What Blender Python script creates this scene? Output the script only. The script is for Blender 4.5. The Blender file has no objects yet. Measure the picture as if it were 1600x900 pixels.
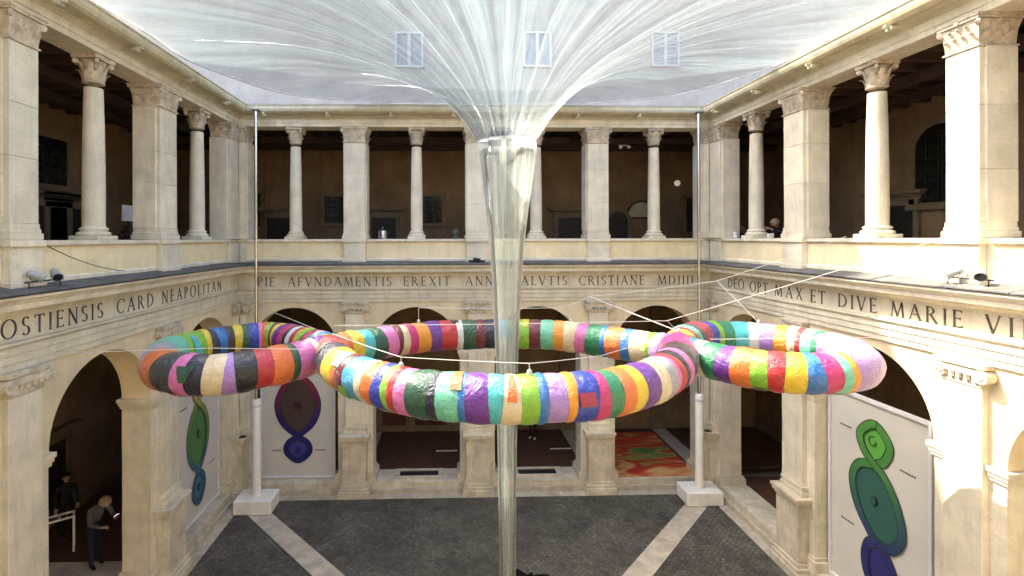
import bpy, bmesh, math, random
from mathutils import Vector, Matrix
random.seed(7)
R = math.radians
SC = bpy.context.scene
COL = SC.collection

# ------------------------------------------------------------------ camera
EYE = 8.76                       # camera height above the courtyard paving
CAMX = -0.9686
cam_d = bpy.data.cameras.new('camera')
cam = bpy.data.objects.new('camera', cam_d); COL.objects.link(cam)
cam_d.sensor_width = 36.0
cam_d.lens = 755.66 / 1600 * 36
cam_d.shift_x = (800 - 721.36) / 1600
cam_d.shift_y = (372.14 - 450) / 1600
cam_d.clip_start = 0.05; cam_d.clip_end = 600
cam.matrix_world = (Matrix.Translation((CAMX, 0, EYE)) @ Matrix.Rotation(-0.026, 4, 'Z')
                    @ Matrix.Rotation(R(90), 4, 'X') @ Matrix.Rotation(-0.0024, 4, 'Z'))
SC.camera = cam

# ------------------------------------------------------------------ sky, sun, exposure
SUND = Vector((1.0, -0.6, -1.5)).normalized()          # direction the light travels
el = math.asin(-SUND.z); az = math.atan2(-SUND.x, -SUND.y)
W = bpy.data.worlds.new('World'); SC.world = W; W.use_nodes = True
nt = W.node_tree; nt.nodes.clear()
sky = nt.nodes.new('ShaderNodeTexSky'); sky.sky_type = 'NISHITA'; sky.sun_disc = False
sky.sun_elevation = el; sky.sun_rotation = az % (2 * math.pi); sky.air_density = 1.0; sky.dust_density = 4.0; sky.ozone_density = 0.3
bg = nt.nodes.new('ShaderNodeBackground'); bg.inputs[1].default_value = 0.15
wo = nt.nodes.new('ShaderNodeOutputWorld')
nt.links.new(sky.outputs[0], bg.inputs[0]); nt.links.new(bg.outputs[0], wo.inputs[0])
sd = bpy.data.lights.new('sun', 'SUN'); sd.energy = 3.2; sd.angle = R(0.53); sd.color = (1.0, 0.92, 0.76)
so = bpy.data.objects.new('sun', sd); COL.objects.link(so)
so.rotation_euler = SUND.to_track_quat('-Z', 'Y').to_euler(); so.location = (-20, 26, 40)
vs = SC.view_settings
vs.view_transform = 'Standard'; vs.look = 'None'; vs.gamma = 1.0; vs.use_curve_mapping = False
vs.exposure = 3.15
SC.cycles.transparent_max_bounces = 24
SC.cycles.max_bounces = 10; SC.cycles.diffuse_bounces = 6; SC.cycles.transmission_bounces = 8

# ------------------------------------------------------------------ geometry of the place
D = 16.73        # wall plane of the rear wing
H = 8.21         # half width between the side wings
S = 4.2          # bay
YS = 8.33        # middle pillar of the side wings

def ray(px, py):
    """photo pixel -> direction (world) from the camera"""
    u = (px - 721.36) / 755.66; v = -(py - 372.14) / 755.66
    return Vector((u * math.cos(.026) + math.sin(.026), math.cos(.026) - u * math.sin(.026), v))
def at_y(px, py, Y):
    d = ray(px, py); t = Y / d.y
    return Vector((CAMX + d.x * t, Y, EYE + d.z * t))
def at_x(px, py, X):
    d = ray(px, py); t = (X - CAMX) / d.x
    return Vector((X, d.y * t, EYE + d.z * t))
def at_z(px, py, Z):
    d = ray(px, py); t = (Z - EYE) / d.z
    return Vector((CAMX + d.x * t, d.y * t, Z))

# ------------------------------------------------------------------ materials
MATS = {}
def mat(name, col, rough=.7, var=.25, scale=2.0, bump=.15, bscale=30, spec=.4, streak=0.0, dirt=None, metallic=0, coat=0, col2=None, pits=0.0, tint=0.0):
    m = bpy.data.materials.new(name); m.use_nodes = True; MATS[name] = m
    t = m.node_tree; N = t.nodes; L = t.links
    b = N['Principled BSDF']
    b.inputs['Roughness'].default_value = rough
    b.inputs['Specular IOR Level'].default_value = spec
    b.inputs['Metallic'].default_value = metallic
    b.inputs['Coat Weight'].default_value = coat
    g = N.new('ShaderNodeNewGeometry')
    n1 = N.new('ShaderNodeTexNoise'); n1.inputs['Scale'].default_value = scale; n1.inputs['Detail'].default_value = 7; n1.inputs['Roughness'].default_value = .62
    L.new(g.outputs['Position'], n1.inputs['Vector'])
    r = N.new('ShaderNodeValToRGB'); r.color_ramp.elements[0].position = .32; r.color_ramp.elements[1].position = .70
    c2 = col2 or tuple(c * (1 - var) for c in col)
    r.color_ramp.elements[0].color = (*c2, 1); r.color_ramp.elements[1].color = (*[min(1, c * (1 + var * .35)) for c in col], 1)
    L.new(n1.outputs['Fac'], r.inputs['Fac'])
    out = r.outputs['Color']
    if streak > 0:      # rain-washed vertical stains, each with a shape of its own
        mp = N.new('ShaderNodeMapping'); mp.inputs['Scale'].default_value = (3.2, 3.2, .35)
        L.new(g.outputs['Position'], mp.inputs['Vector'])
        n2 = N.new('ShaderNodeTexNoise'); n2.inputs['Scale'].default_value = 1.6; n2.inputs['Detail'].default_value = 8; n2.inputs['Roughness'].default_value = .7
        L.new(mp.outputs[0], n2.inputs['Vector'])
        r2 = N.new('ShaderNodeValToRGB'); r2.color_ramp.elements[0].position = .5; r2.color_ramp.elements[1].position = .78
        r2.color_ramp.elements[0].color = (0, 0, 0, 1); r2.color_ramp.elements[1].color = (streak,) * 3 + (1,)
        L.new(n2.outputs['Fac'], r2.inputs['Fac'])
        mx = N.new('ShaderNodeMixRGB'); mx.inputs[2].default_value = (*(dirt or (.25, .19, .13)), 1)
        L.new(r2.outputs[0], mx.inputs[0]); L.new(out, mx.inputs[1]); out = mx.outputs[0]
    if pits > 0:        # travertine pits and chips
        n4 = N.new('ShaderNodeTexNoise'); n4.inputs['Scale'].default_value = 22; n4.inputs['Detail'].default_value = 5
        mp4 = N.new('ShaderNodeMapping'); mp4.inputs['Scale'].default_value = (1, 1, 2.2)
        L.new(g.outputs['Position'], mp4.inputs['Vector']); L.new(mp4.outputs[0], n4.inputs['Vector'])
        r4 = N.new('ShaderNodeValToRGB'); r4.color_ramp.elements[0].position = .60; r4.color_ramp.elements[1].position = .72
        r4.color_ramp.elements[0].color = (0, 0, 0, 1); r4.color_ramp.elements[1].color = (pits,) * 3 + (1,)
        L.new(n4.outputs['Fac'], r4.inputs['Fac'])
        mx4 = N.new('ShaderNodeMixRGB'); mx4.inputs[2].default_value = (.22, .18, .14, 1)
        L.new(r4.outputs[0], mx4.inputs[0]); L.new(out, mx4.inputs[1]); out = mx4.outputs[0]
    if tint > 0:
        oi = N.new('ShaderNodeObjectInfo'); mr_ = N.new('ShaderNodeMapRange'); mr_.inputs['To Min'].default_value = 1 - tint; mr_.inputs['To Max'].default_value = 1 + tint * .6
        L.new(oi.outputs['Random'], mr_.inputs['Value']); hs = N.new('ShaderNodeHueSaturation'); L.new(mr_.outputs[0], hs.inputs['Value']); L.new(out, hs.inputs['Color']); out = hs.outputs[0]
    L.new(out, b.inputs['Base Color'])
    if bump > 0:
        n3 = N.new('ShaderNodeTexNoise'); n3.inputs['Scale'].default_value = bscale; n3.inputs['Detail'].default_value = 8; n3.inputs['Roughness'].default_value = .65
        L.new(g.outputs['Position'], n3.inputs['Vector'])
        bp = N.new('ShaderNodeBump'); bp.inputs['Strength'].default_value = bump; bp.inputs['Distance'].default_value = .03
        L.new(n3.outputs['Fac'], bp.inputs['Height']); L.new(bp.outputs[0], b.inputs['Normal'])
    return m

mat('stone', (.74, .66, .50), .75, .22, 1.6, .35, 26, streak=.40, pits=.45, tint=.09)
mat('stone_capital', (.66, .56, .42), .8, .40, 6, .6, 34, streak=.55, pits=.7, tint=.06)
mat('stone_floor', (.52, .45, .345), .7, .35, 2.4, .3, 24, streak=0, pits=.6, tint=.12)
mat('stone_base', (.66, .58, .43), .75, .32, 2.2, .4, 24, streak=.55, pits=.6, tint=.08)
mat('plaster', (.82, .68, .42), .85, .18, 1.1, .2, 18, streak=.30, dirt=(.33, .27, .19))
mat('plaster_arch', (.73, .60, .39), .85, .2, 1.0, .2, 18, streak=.35, dirt=(.30, .25, .19))
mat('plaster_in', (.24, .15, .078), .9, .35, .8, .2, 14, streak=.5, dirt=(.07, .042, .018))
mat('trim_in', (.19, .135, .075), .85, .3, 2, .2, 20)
mat('ledge', (.115, .11, .105), .8, .5, 3.5, .5, 20, streak=0, pits=.3)
mat('gutter', (.52, .46, .31), .5, .25, 2.5, .1, 20, streak=.5, dirt=(.2, .17, .12))
mat('letter', (.13, .105, .08), .9, .75, 9, .3, 40)
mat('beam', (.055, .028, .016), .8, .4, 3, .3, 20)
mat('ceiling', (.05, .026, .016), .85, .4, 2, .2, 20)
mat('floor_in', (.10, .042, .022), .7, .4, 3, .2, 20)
mat('dark_wood', (.025, .018, .013), .5, .4, 5, .2, 30)
mat('red_wood', (.085, .022, .014), .6, .4, 4, .2, 30)
mat('dark_glass', (.012, .014, .014), .12, .3, 3, .0, 20, spec=.7)
mat('roof_tile', (.30, .17, .11), .9, .5, 6, .5, 20)
mat('attic', (.37, .35, .30), .9, .25, 1.0, .25, 15, streak=.4)
mat('attic_pane', (.23, .24, .26), .3, .2, 3, .0, 20)
mat('attic_trim', (.47, .465, .46), .7, .1, 3, .0, 20)
mat('pale_metal', (.34, .34, .33), .5, .2, 8, .1, 40)
mat('white_paint', (.84, .79, .69), .45, .10, 6, .06, 30)
mat('white_frame', (.62, .60, .60), .35, .12, 5, .05, 30)
mat('chrome', (.62, .60, .58), .22, .1, 8, .02, 30, metallic=1)
mat('panel_print', (.56, .53, .47), .5, .08, .9, .06, 5)
mat('rope', (.58, .55, .50), .8, .2, 60, .3, 200)
mat('skin', (.45, .26, .18), .55, .1, 20, .05, 60)
mat('hair_fair', (.33, .22, .14), .6, .4, 40, .4, 120)
mat('hair_grey', (.42, .40, .38), .6, .3, 40, .4, 120)
mat('hair_dark', (.02, .015, .012), .6, .3, 40, .4, 120)
mat('cloth_black', (.012, .012, .015), .85, .3, 14, .3, 60)
mat('cloth_navy', (.014, .017, .032), .85, .3, 14, .3, 60)
mat('cloth_grey', (.09, .082, .075), .85, .2, 10, .3, 60)
mat('cloth_white', (.70, .69, .66), .8, .15, 10, .3, 60)
mat('leaf_red', (.10, .015, .02), .6, .6, 30, .2, 60)
mat('leaf_green', (.05, .09, .03), .6, .6, 30, .2, 60)
mat('grey_metal', (.16, .16, .16), .45, .2, 8, .1, 40, metallic=.6)
mat('black_metal', (.02, .02, .02), .5, .2, 8, .1, 40)
mat('caption', (.12, .12, .12), .7, .2, 8, 0, 40)
mat('cane', (.20, .12, .06), .7, .3, 8, .2, 40)
mat('lunette', (.46, .40, .27), .6, .2, 3, .1, 20)

def emit(name, col, st):
    m = bpy.data.materials.new(name); m.use_nodes = True; MATS[name] = m
    b = m.node_tree.nodes['Principled BSDF']
    b.inputs['Base Color'].default_value = (*col, 1); b.inputs['Emission Color'].default_value = (*col, 1); b.inputs['Emission Strength'].default_value = st
emit('phone_screen', (.9, .9, .95), 2.0)
emit('lamp_glow', (.8, .72, .6), .05)

def cobbles():
    m = bpy.data.materials.new('cobbles'); m.use_nodes = True; MATS['cobbles'] = m
    t = m.node_tree; N = t.nodes; L = t.links; b = N['Principled BSDF']
    g = N.new('ShaderNodeNewGeometry')
    rot = N.new('ShaderNodeMapping'); rot.inputs['Rotation'].default_value = (0, 0, R(45))
    L.new(g.outputs['Position'], rot.inputs['Vector'])
    nz = N.new('ShaderNodeTexNoise'); nz.inputs['Scale'].default_value = 2.2; nz.inputs['Detail'].default_value = 6
    L.new(g.outputs['Position'], nz.inputs['Vector'])
    ad = N.new('ShaderNodeMixRGB'); ad.blend_type = 'ADD'; ad.inputs[0].default_value = .10
    L.new(rot.outputs[0], ad.inputs[1]); L.new(nz.outputs['Color'], ad.inputs[2])
    vo = N.new('ShaderNodeTexVoronoi'); vo.inputs['Scale'].default_value = 8.5; vo.inputs['Randomness'].default_value = .55; L.new(ad.outputs[0], vo.inputs['Vector'])
    ve = N.new('ShaderNodeTexVoronoi'); ve.feature = 'DISTANCE_TO_EDGE'; ve.inputs['Scale'].default_value = 8.5; ve.inputs['Randomness'].default_value = .55; L.new(ad.outputs[0], ve.inputs['Vector'])
    sv = N.new('ShaderNodeSeparateXYZ'); L.new(vo.outputs['Color'], sv.inputs[0])
    cr = N.new('ShaderNodeValToRGB'); cr.color_ramp.elements[0].color = (.062, .056, .046, 1); cr.color_ramp.elements[1].color = (.118, .108, .088, 1); L.new(sv.outputs['X'], cr.inputs['Fac'])
    er = N.new('ShaderNodeValToRGB'); er.color_ramp.elements[0].position = .02; er.color_ramp.elements[1].position = .14; L.new(ve.outputs['Distance'], er.inputs['Fac'])
    br = N.new('ShaderNodeMixRGB'); br.inputs[1].default_value = (.042, .038, .031, 1); L.new(er.outputs[0], br.inputs[0]); L.new(cr.outputs[0], br.inputs[2])
    n1 = N.new('ShaderNodeTexNoise'); n1.inputs['Scale'].default_value = .9; n1.inputs['Detail'].default_value = 8; n1.inputs['Roughness'].default_value = .7
    L.new(g.outputs['Position'], n1.inputs['Vector'])
    rr = N.new('ShaderNodeValToRGB'); rr.color_ramp.elements[0].position = .35; rr.color_ramp.elements[1].position = .68
    rr.color_ramp.elements[0].color = (.55, .55, .55, 1); rr.color_ramp.elements[1].color = (1.55, 1.53, 1.42, 1)
    L.new(n1.outputs['Fac'], rr.inputs['Fac'])
    ml = N.new('ShaderNodeMixRGB'); ml.blend_type = 'MULTIPLY'; ml.inputs[0].default_value = 1
    L.new(br.outputs[0], ml.inputs[1]); L.new(rr.outputs[0], ml.inputs[2]); L.new(ml.outputs[0], b.inputs['Base Color'])
    b.inputs['Roughness'].default_value = .62
    bp = N.new('ShaderNodeBump'); bp.inputs['Strength'].default_value = .7; bp.inputs['Distance'].default_value = .02
    L.new(er.outputs[0], bp.inputs['Height']); L.new(bp.outputs[0], b.inputs['Normal'])
cobbles()

def mural():
    m = bpy.data.materials.new('mural'); m.use_nodes = True; MATS['mural'] = m
    t = m.node_tree; N = t.nodes; L = t.links; b = N['Principled BSDF']
    g = N.new('ShaderNodeNewGeometry')
    mp = N.new('ShaderNodeMapping'); mp.inputs['Rotation'].default_value = (0, 0, R(-52)); mp.inputs['Scale'].default_value = (.30, .95, 1)
    L.new(g.outputs['Position'], mp.inputs['Vector'])
    n = N.new('ShaderNodeTexNoise'); n.inputs['Scale'].default_value = 1.15; n.inputs['Detail'].default_value = 1.5; n.inputs['Distortion'].default_value = 1.1
    L.new(mp.outputs[0], n.inputs['Vector'])
    r = N.new('ShaderNodeValToRGB'); r.color_ramp.interpolation = 'B_SPLINE'
    cs = [(.28, (.03, .12, .05)), (.36, (.45, .38, .08)), (.40, (.30, .02, .015)), (.45, (.50, .03, .02)), (.50, (.60, .10, .03)), (.54, (.66, .55, .20)), (.58, (.50, .03, .02)), (.62, (.55, .16, .06)), (.66, (.02, .05, .16)), (.70, (.60, .56, .46))]
    e = r.color_ramp.elements
    while len(e) < len(cs): e.new(.5)
    for q, (p, c) in zip(e, cs): q.position = p; q.color = (*c, 1)
    L.new(n.outputs['Fac'], r.inputs['Fac']); L.new(r.outputs[0], b.inputs['Base Color'])
    b.inputs['Roughness'].default_value = .5
mural()

def grad(name, stops, z0, z1, rough=.5):
    """flat print whose ink runs from one colour to another up the panel"""
    m = bpy.data.materials.new(name); m.use_nodes = True; MATS[name] = m
    t = m.node_tree; N = t.nodes; L = t.links; b = N['Principled BSDF']; b.inputs['Roughness'].default_value = rough
    g = N.new('ShaderNodeNewGeometry'); s = N.new('ShaderNodeSeparateXYZ'); L.new(g.outputs['Position'], s.inputs[0])
    mr = N.new('ShaderNodeMapRange'); mr.inputs['From Min'].default_value = z0; mr.inputs['From Max'].default_value = z1
    L.new(s.outputs['Z'], mr.inputs['Value'])
    r = N.new('ShaderNodeValToRGB'); e = r.color_ramp.elements
    while len(e) < len(stops): e.new(.5)
    for q, (p, c) in zip(e, stops): q.position = p; q.color = (*c, 1)
    L.new(mr.outputs[0], r.inputs['Fac']); L.new(r.outputs[0], b.inputs['Base Color'])

# ------------------------------------------------------------------ mesh helpers
class MB:
    def __init__(s): s.v = []; s.f = []; s.sm = []
    def add(s, vs, fs, smooth=False):
        o = len(s.v); s.v += [tuple(p) for p in vs]
        for f in fs: s.f.append(tuple(i + o for i in f)); s.sm.append(smooth)
    def box(s, x0, x1, y0, y1, z0, z1):
        s.add([(x0, y0, z0), (x1, y0, z0), (x1, y1, z0), (x0, y1, z0), (x0, y0, z1), (x1, y0, z1), (x1, y1, z1), (x0, y1, z1)],
              [(0, 3, 2, 1), (4, 5, 6, 7), (0, 1, 5, 4), (1, 2, 6, 5), (2, 3, 7, 6), (3, 0, 4, 7)]); return s
    def bbox(s, x0, x1, y0, y1, z0, z1, b=.012):
        """box with chamfered edges"""
        bm = bmesh.new(); bmesh.ops.create_cube(bm, size=1)
        for v in bm.verts:
            v.co = ((x0 + x1) / 2 + v.co.x * (x1 - x0), (y0 + y1) / 2 + v.co.y * (y1 - y0), (z0 + z1) / 2 + v.co.z * (z1 - z0))
        bmesh.ops.bevel(bm, geom=list(bm.edges), offset=b, segments=1, affect='EDGES')
        bm.verts.index_update()
        s.add([v.co[:] for v in bm.verts], [[v.index for v in f.verts] for f in bm.faces]); bm.free(); return s
    def sweep(s, prof, u0, u1, m0=0, m1=0):
        """closed profile [(v,z)] run along u, with mitred ends"""
        n = len(prof)
        vs = [(u0 - m0 * v, v, z) for v, z in prof] + [(u1 + m1 * v, v, z) for v, z in prof]
        s.add(vs, [(i, (i + 1) % n, n + (i + 1) % n, n + i) for i in range(n)] + [tuple(range(n))[::-1], tuple(range(n, 2 * n))]); return s
    def poly(s, pts, v0, v1):
        """outline [(u,z)] given depth v0..v1"""
        n = len(pts)
        s.add([(u, v0, z) for u, z in pts] + [(u, v1, z) for u, z in pts],
              [tuple(range(n)), tuple(range(n, 2 * n))[::-1]] + [(i, n + i, n + (i + 1) % n, (i + 1) % n) for i in range(n)]); return s
    def lathe(s, prof, c=(0, 0, 0), seg=24, smooth=True, cap=True):
        n = len(prof); vs = []
        for r, z in prof:
            for k in range(seg):
                a = 2 * math.pi * k / seg; vs.append((c[0] + r * math.cos(a), c[1] + r * math.sin(a), c[2] + z))
        fs = [(i * seg + k, i * seg + (k + 1) % seg, (i + 1) * seg + (k + 1) % seg, (i + 1) * seg + k) for i in range(n - 1) for k in range(seg)]
        s.add(vs, fs, smooth)
        if cap:
            s.add(vs[:seg], [tuple(range(seg))[::-1]]); s.add(vs[-seg:], [tuple(range(seg))])
        return s
    def tube(s, path, r, seg=8, smooth=True, cap=True):
        path = [Vector(p) for p in path]; vs = []; n = len(path); up = Vector((0, 0, 1))
        for i, p in enumerate(path):
            t = (path[min(i + 1, n - 1)] - path[max(i - 1, 0)]).normalized()
            a = t.cross(up);
            if a.length < 1e-3: a = t.cross(Vector((1, 0, 0)))
            a.normalize(); b = a.cross(t).normalized(); rr = r[i] if isinstance(r, (list, tuple)) else r
            for k in range(seg):
                q = 2 * math.pi * k / seg; vs.append(p + a * (rr * math.cos(q)) + b * (rr * math.sin(q)))
        s.add(vs, [(i * seg + k, i * seg + (k + 1) % seg, (i + 1) * seg + (k + 1) % seg, (i + 1) * seg + k) for i in range(n - 1) for k in range(seg)], smooth)
        if cap:
            s.add(vs[:seg], [tuple(range(seg))]); s.add(vs[-seg:], [tuple(range(seg))[::-1]])
        return s
    def mesh(s, name, m, sharp=.7):
        me = bpy.data.meshes.new(name); bm = bmesh.new()
        vv = [bm.verts.new(p) for p in s.v]
        for f, sm in zip(s.f, s.sm):
            try: q = bm.faces.new([vv[i] for i in f]); q.smooth = sm
            except ValueError: pass
        bmesh.ops.remove_doubles(bm, verts=bm.verts, dist=1e-5)
        bmesh.ops.recalc_face_normals(bm, faces=bm.faces)
        for e in bm.edges:
            if len(e.link_faces) == 2 and e.calc_face_angle(0) > sharp: e.smooth = False
        bm.to_mesh(me); bm.free()
        me.materials.append(MATS[m]); return me
    def build(s, name, m, parent=None, loc=(0, 0, 0), sharp=.7):
        return put(name, s.mesh(name, m, sharp), parent, loc)

def put(name, me, parent=None, loc=(0, 0, 0), rz=0):
    o = bpy.data.objects.new(name, me); COL.objects.link(o); o.parent = parent; o.location = loc; o.rotation_euler = (0, 0, rz)
    return o
def tag(o, label=None, cat=None, group=None, kind=None):
    if label: o['label'] = label
    if cat: o['category'] = cat
    if group: o['group'] = group
    if kind: o['kind'] = kind
    return o
def empty(name, loc=(0, 0, 0), rz=0):
    o = bpy.data.objects.new(name, None); COL.objects.link(o); o.location = loc; o.rotation_euler = (0, 0, rz); o.empty_display_size = .2
    return o

# ------------------------------------------------------------------ ground
gb = MB()
gb.add([(-60, -40, -.02), (60, -40, -.02), (60, 80, -.02), (-60, 80, -.02)], [(0, 1, 2, 3)])
tag(gb.build('ground', 'stone_floor'), kind='structure')
pv = MB(); PW = H - .42; PD = D - .42
pv.add([(-PW, .7, 0), (PW, .7, 0), (PW, PD, 0), (-PW, PD, 0)], [(0, 1, 2, 3)])
pave = tag(pv.build('courtyard_paving', 'cobbles'), kind='structure')
# travertine border slabs and the two diagonal bands, slab by slab
def slab(pts, z0, z1, parent, name='slab'):
    n = len(pts); b = MB()
    b.add([(x, y, z0) for x, y in pts] + [(x, y, z1) for x, y in pts],
          [tuple(range(n))[::-1], tuple(range(n, 2 * n))] + [(i, (i + 1) % n, n + (i + 1) % n, n + i) for i in range(n)])
    return b.build(name, 'stone_floor', parent)
border = empty('stone_border'); tag(border, kind='structure')
g = .004
x = -PW
while x < PW - .05:
    w = min(random.uniform(1.1, 1.9), PW - x)
    slab([(x + g, PD + g), (x + w - g, PD + g), (x + w - g, D - .02), (x + g, D - .02)], -.015, .006 + random.uniform(0, .004), border); x += w
for sx in (-1, 1):
    y = .7
    while y < D - .1:
        w = min(random.uniform(1.1, 1.9), D - .03 - y)
        slab([(sx * (PW + g), y + g), (sx * (H - .02), y + g), (sx * (H - .02), y + w - g), (sx * (PW + g), y + w - g)], -.015, .006 + random.uniform(0, .004), border); y += w
CC = Vector((0, D - H))       # middle of the courtyard
for sx in (-1, 1):
    c0 = Vector((sx * PW, PD)); dr = (CC - c0).normalized(); nrm = Vector((-dr.y, dr.x)) * .29; Ld = (CC - c0).length
    t = .1
    while t < Ld - .3:
        w = min(random.uniform(.9, 1.6), Ld - .3 - t)
        p = [c0 + dr * (t + g) + nrm, c0 + dr * (t + w - g) + nrm, c0 + dr * (t + w - g) - nrm, c0 + dr * (t + g) - nrm]
        slab([(q.x, q.y) for q in p], .001, .008 + random.uniform(0, .003), border); t += w
# dark wet patch near the foot of the water tube
wet = bpy.data.materials.new('wet'); wet.use_nodes = True; MATS['wet'] = wet
wet.node_tree.nodes['Principled BSDF'].inputs['Base Color'].default_value = (.008, .008, .007, 1)
wet.node_tree.nodes['Principled BSDF'].inputs['Roughness'].default_value = .25
pc = at_z(822, 905, 0); rr = random.Random(3)
wb = MB(); pts = []
for k in range(40):
    a = 2 * math.pi * k / 40; q = 1 + .35 * math.sin(3 * a + 1) + .22 * math.sin(7 * a) + .12 * rr.uniform(-1, 1)
    pts.append((pc.x + .42 * q * math.cos(a), pc.y + .30 * q * math.sin(a), .004))
wb.add(pts, [tuple(range(40))]); o = wb.build('puddle', 'wet')
tag(o, 'small dark wet patch on the cobbles beside the water tube', 'puddle')

# ------------------------------------------------------------------ wing pieces shared by all three wings
RA = 1.5; ZSP = 4.89
def leaf(b, base, out, side, h, w, curl):
    """one acanthus blade: base point, outward and side vectors"""
    up = Vector((0, 0, 1)); rows = []
    for i, (k, o_, ww) in enumerate(((0, 0, .8), (.45, .02, 1.0), (.8, .05, .85), (1.0, curl, .5), (.9, curl * 1.35, .12))):
        c = base + up * (h * k) + out * o_
        rows.append([c - side * (w * ww), c + out * .018, c + side * (w * ww)])
    vs = [p for r_ in rows for p in r_]
    fs = [(i * 3 + j, i * 3 + j + 1, i * 3 + 4 + j, i * 3 + 3 + j) for i in range(4) for j in range(2)]
    b.add(vs, fs, True)
def volute(b, c, axis, r, t):
    a = Vector(axis).normalized(); b.tube([c - a * t, c + a * t], r, 12)
    b.tube([c - a * (t + .012), c + a * (t + .012)], r * .45, 8)

def capital_round():
    b = MB(); h = .56
    b.lathe([(.175, 0), (.205, .015), (.205, .035), (.175, .05), (.178, .1), (.19, .3), (.225, .46)], seg=20)
    for k in range(8):
        a = 2 * math.pi * k / 8; o_ = Vector((math.cos(a), math.sin(a), 0)); s_ = Vector((-o_.y, o_.x, 0))
        leaf(b, o_ * .178 + Vector((0, 0, .05)), o_, s_, .2, .07, .085)
        a += math.pi / 8; o_ = Vector((math.cos(a), math.sin(a), 0)); s_ = Vector((-o_.y, o_.x, 0))
        leaf(b, o_ * .18 + Vector((0, 0, .08)), o_, s_, .32, .065, .095)
    for k in range(4):
        a = math.pi / 4 + k * math.pi / 2; o_ = Vector((math.cos(a), math.sin(a), 0)); s_ = Vector((-o_.y, o_.x, 0))
        volute(b, o_ * .305 + Vector((0, 0, .425)), s_, .055, .03)
        b.tube([o_ * .19 + Vector((0, 0, .3)), o_ * .25 + Vector((0, 0, .42)), o_ * .3 + Vector((0, 0, .47))], .025, 6)
    pts = []
    for k in range(4):
        a = math.pi / 4 + k * math.pi / 2
        for da, r_ in ((-.10, .375), (.10, .375), (math.pi / 4, .245)):
            pts.append((r_ * math.cos(a + da), r_ * math.sin(a + da)))
    n = len(pts)
    b.add([(x_, y_, .48) for x_, y_ in pts] + [(x_ * 1.03, y_ * 1.03, h) for x_, y_ in pts],
          [tuple(range(n))[::-1], tuple(range(n, 2 * n))] + [(i, (i + 1) % n, n + (i + 1) % n, n + i) for i in range(n)])
    return b.mesh('capital', 'stone_capital')
def capital_rect(hw, v0, v1, h=.56):
    b = MB()
    def ring(e, z): return [(-hw - e, v0 - e, z), (hw + e, v0 - e, z), (hw + e, v1 + e, z), (-hw - e, v1 + e, z)]
    prof = [(.0, 0), (.03, .012), (.03, .035), (0, .05), (.005, .12), (.02, .3), (.06, .46)]
    vs = [p for e, z in prof for p in ring(e, z)]
    b.add(vs, [(i * 4 + k, i * 4 + (k + 1) % 4, (i + 1) * 4 + (k + 1) % 4, (i + 1) * 4 + k) for i in range(len(prof) - 1) for k in range(4)])
    b.box(-hw - .09, hw + .09, v0 - .09, v1 + .09, .47, h - .04); b.box(-hw - .11, hw + .11, v0 - .11, v1 + .11, h - .04, h)
    def face(p0, p1, out):
        p0 = Vector(p0); p1 = Vector(p1); s_ = (p1 - p0).normalized(); Lf = (p1 - p0).length; n = max(2, round(Lf / .19))
        for k in range(n):
            leaf(b, p0 + s_ * (Lf * (k + .5) / n) + Vector((0, 0, .05)), out, s_, .2, Lf / n * .45, .08)
        for k in range(1, n):
            leaf(b, p0 + s_ * (Lf * k / n) + Vector((0, 0, .07)), out, s_, .33, Lf / n * .38, .09)
        volute(b, (p0 + p1) / 2 + out * .08 + Vector((0, 0, .5)), out, .045, .03)
    face((-hw, v0, 0), (hw, v0, 0), Vector((0, -1, 0)))
    face((-hw, v1, 0), (-hw, v0, 0), Vector((-1, 0, 0))); face((hw, v0, 0), (hw, v1, 0), Vector((1, 0, 0)))
    for sx in (-1, 1):
        volute(b, Vector((sx * (hw + .05), v0 - .05, .41)), (sx, 1, 0), .06, .03)
    return b.mesh('capital', 'stone_capital')
def column_shaft():
    b = MB(); return b.lathe([(.205, 0), (.208, .5), (.204, 1.2), (.19, 2.2), (.172, 2.92)], seg=24).mesh('column', 'stone')
def column_base():
    b = MB(); b.bbox(-.30, .30, -.30, .30, 0, .09, .008)
    b.lathe([(.285, .09), (.305, .11), (.305, .145), (.28, .165), (.245, .175), (.24, .205), (.262, .215), (.262, .245), (.225, .262), (.208, .28)], seg=24)
    return b.mesh('base', 'stone')
ME_CAP = capital_round(); ME_SHAFT = column_shaft(); ME_CBASE = column_base()
ME_PCAP = capital_rect(.36, -.10, .56)

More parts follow.
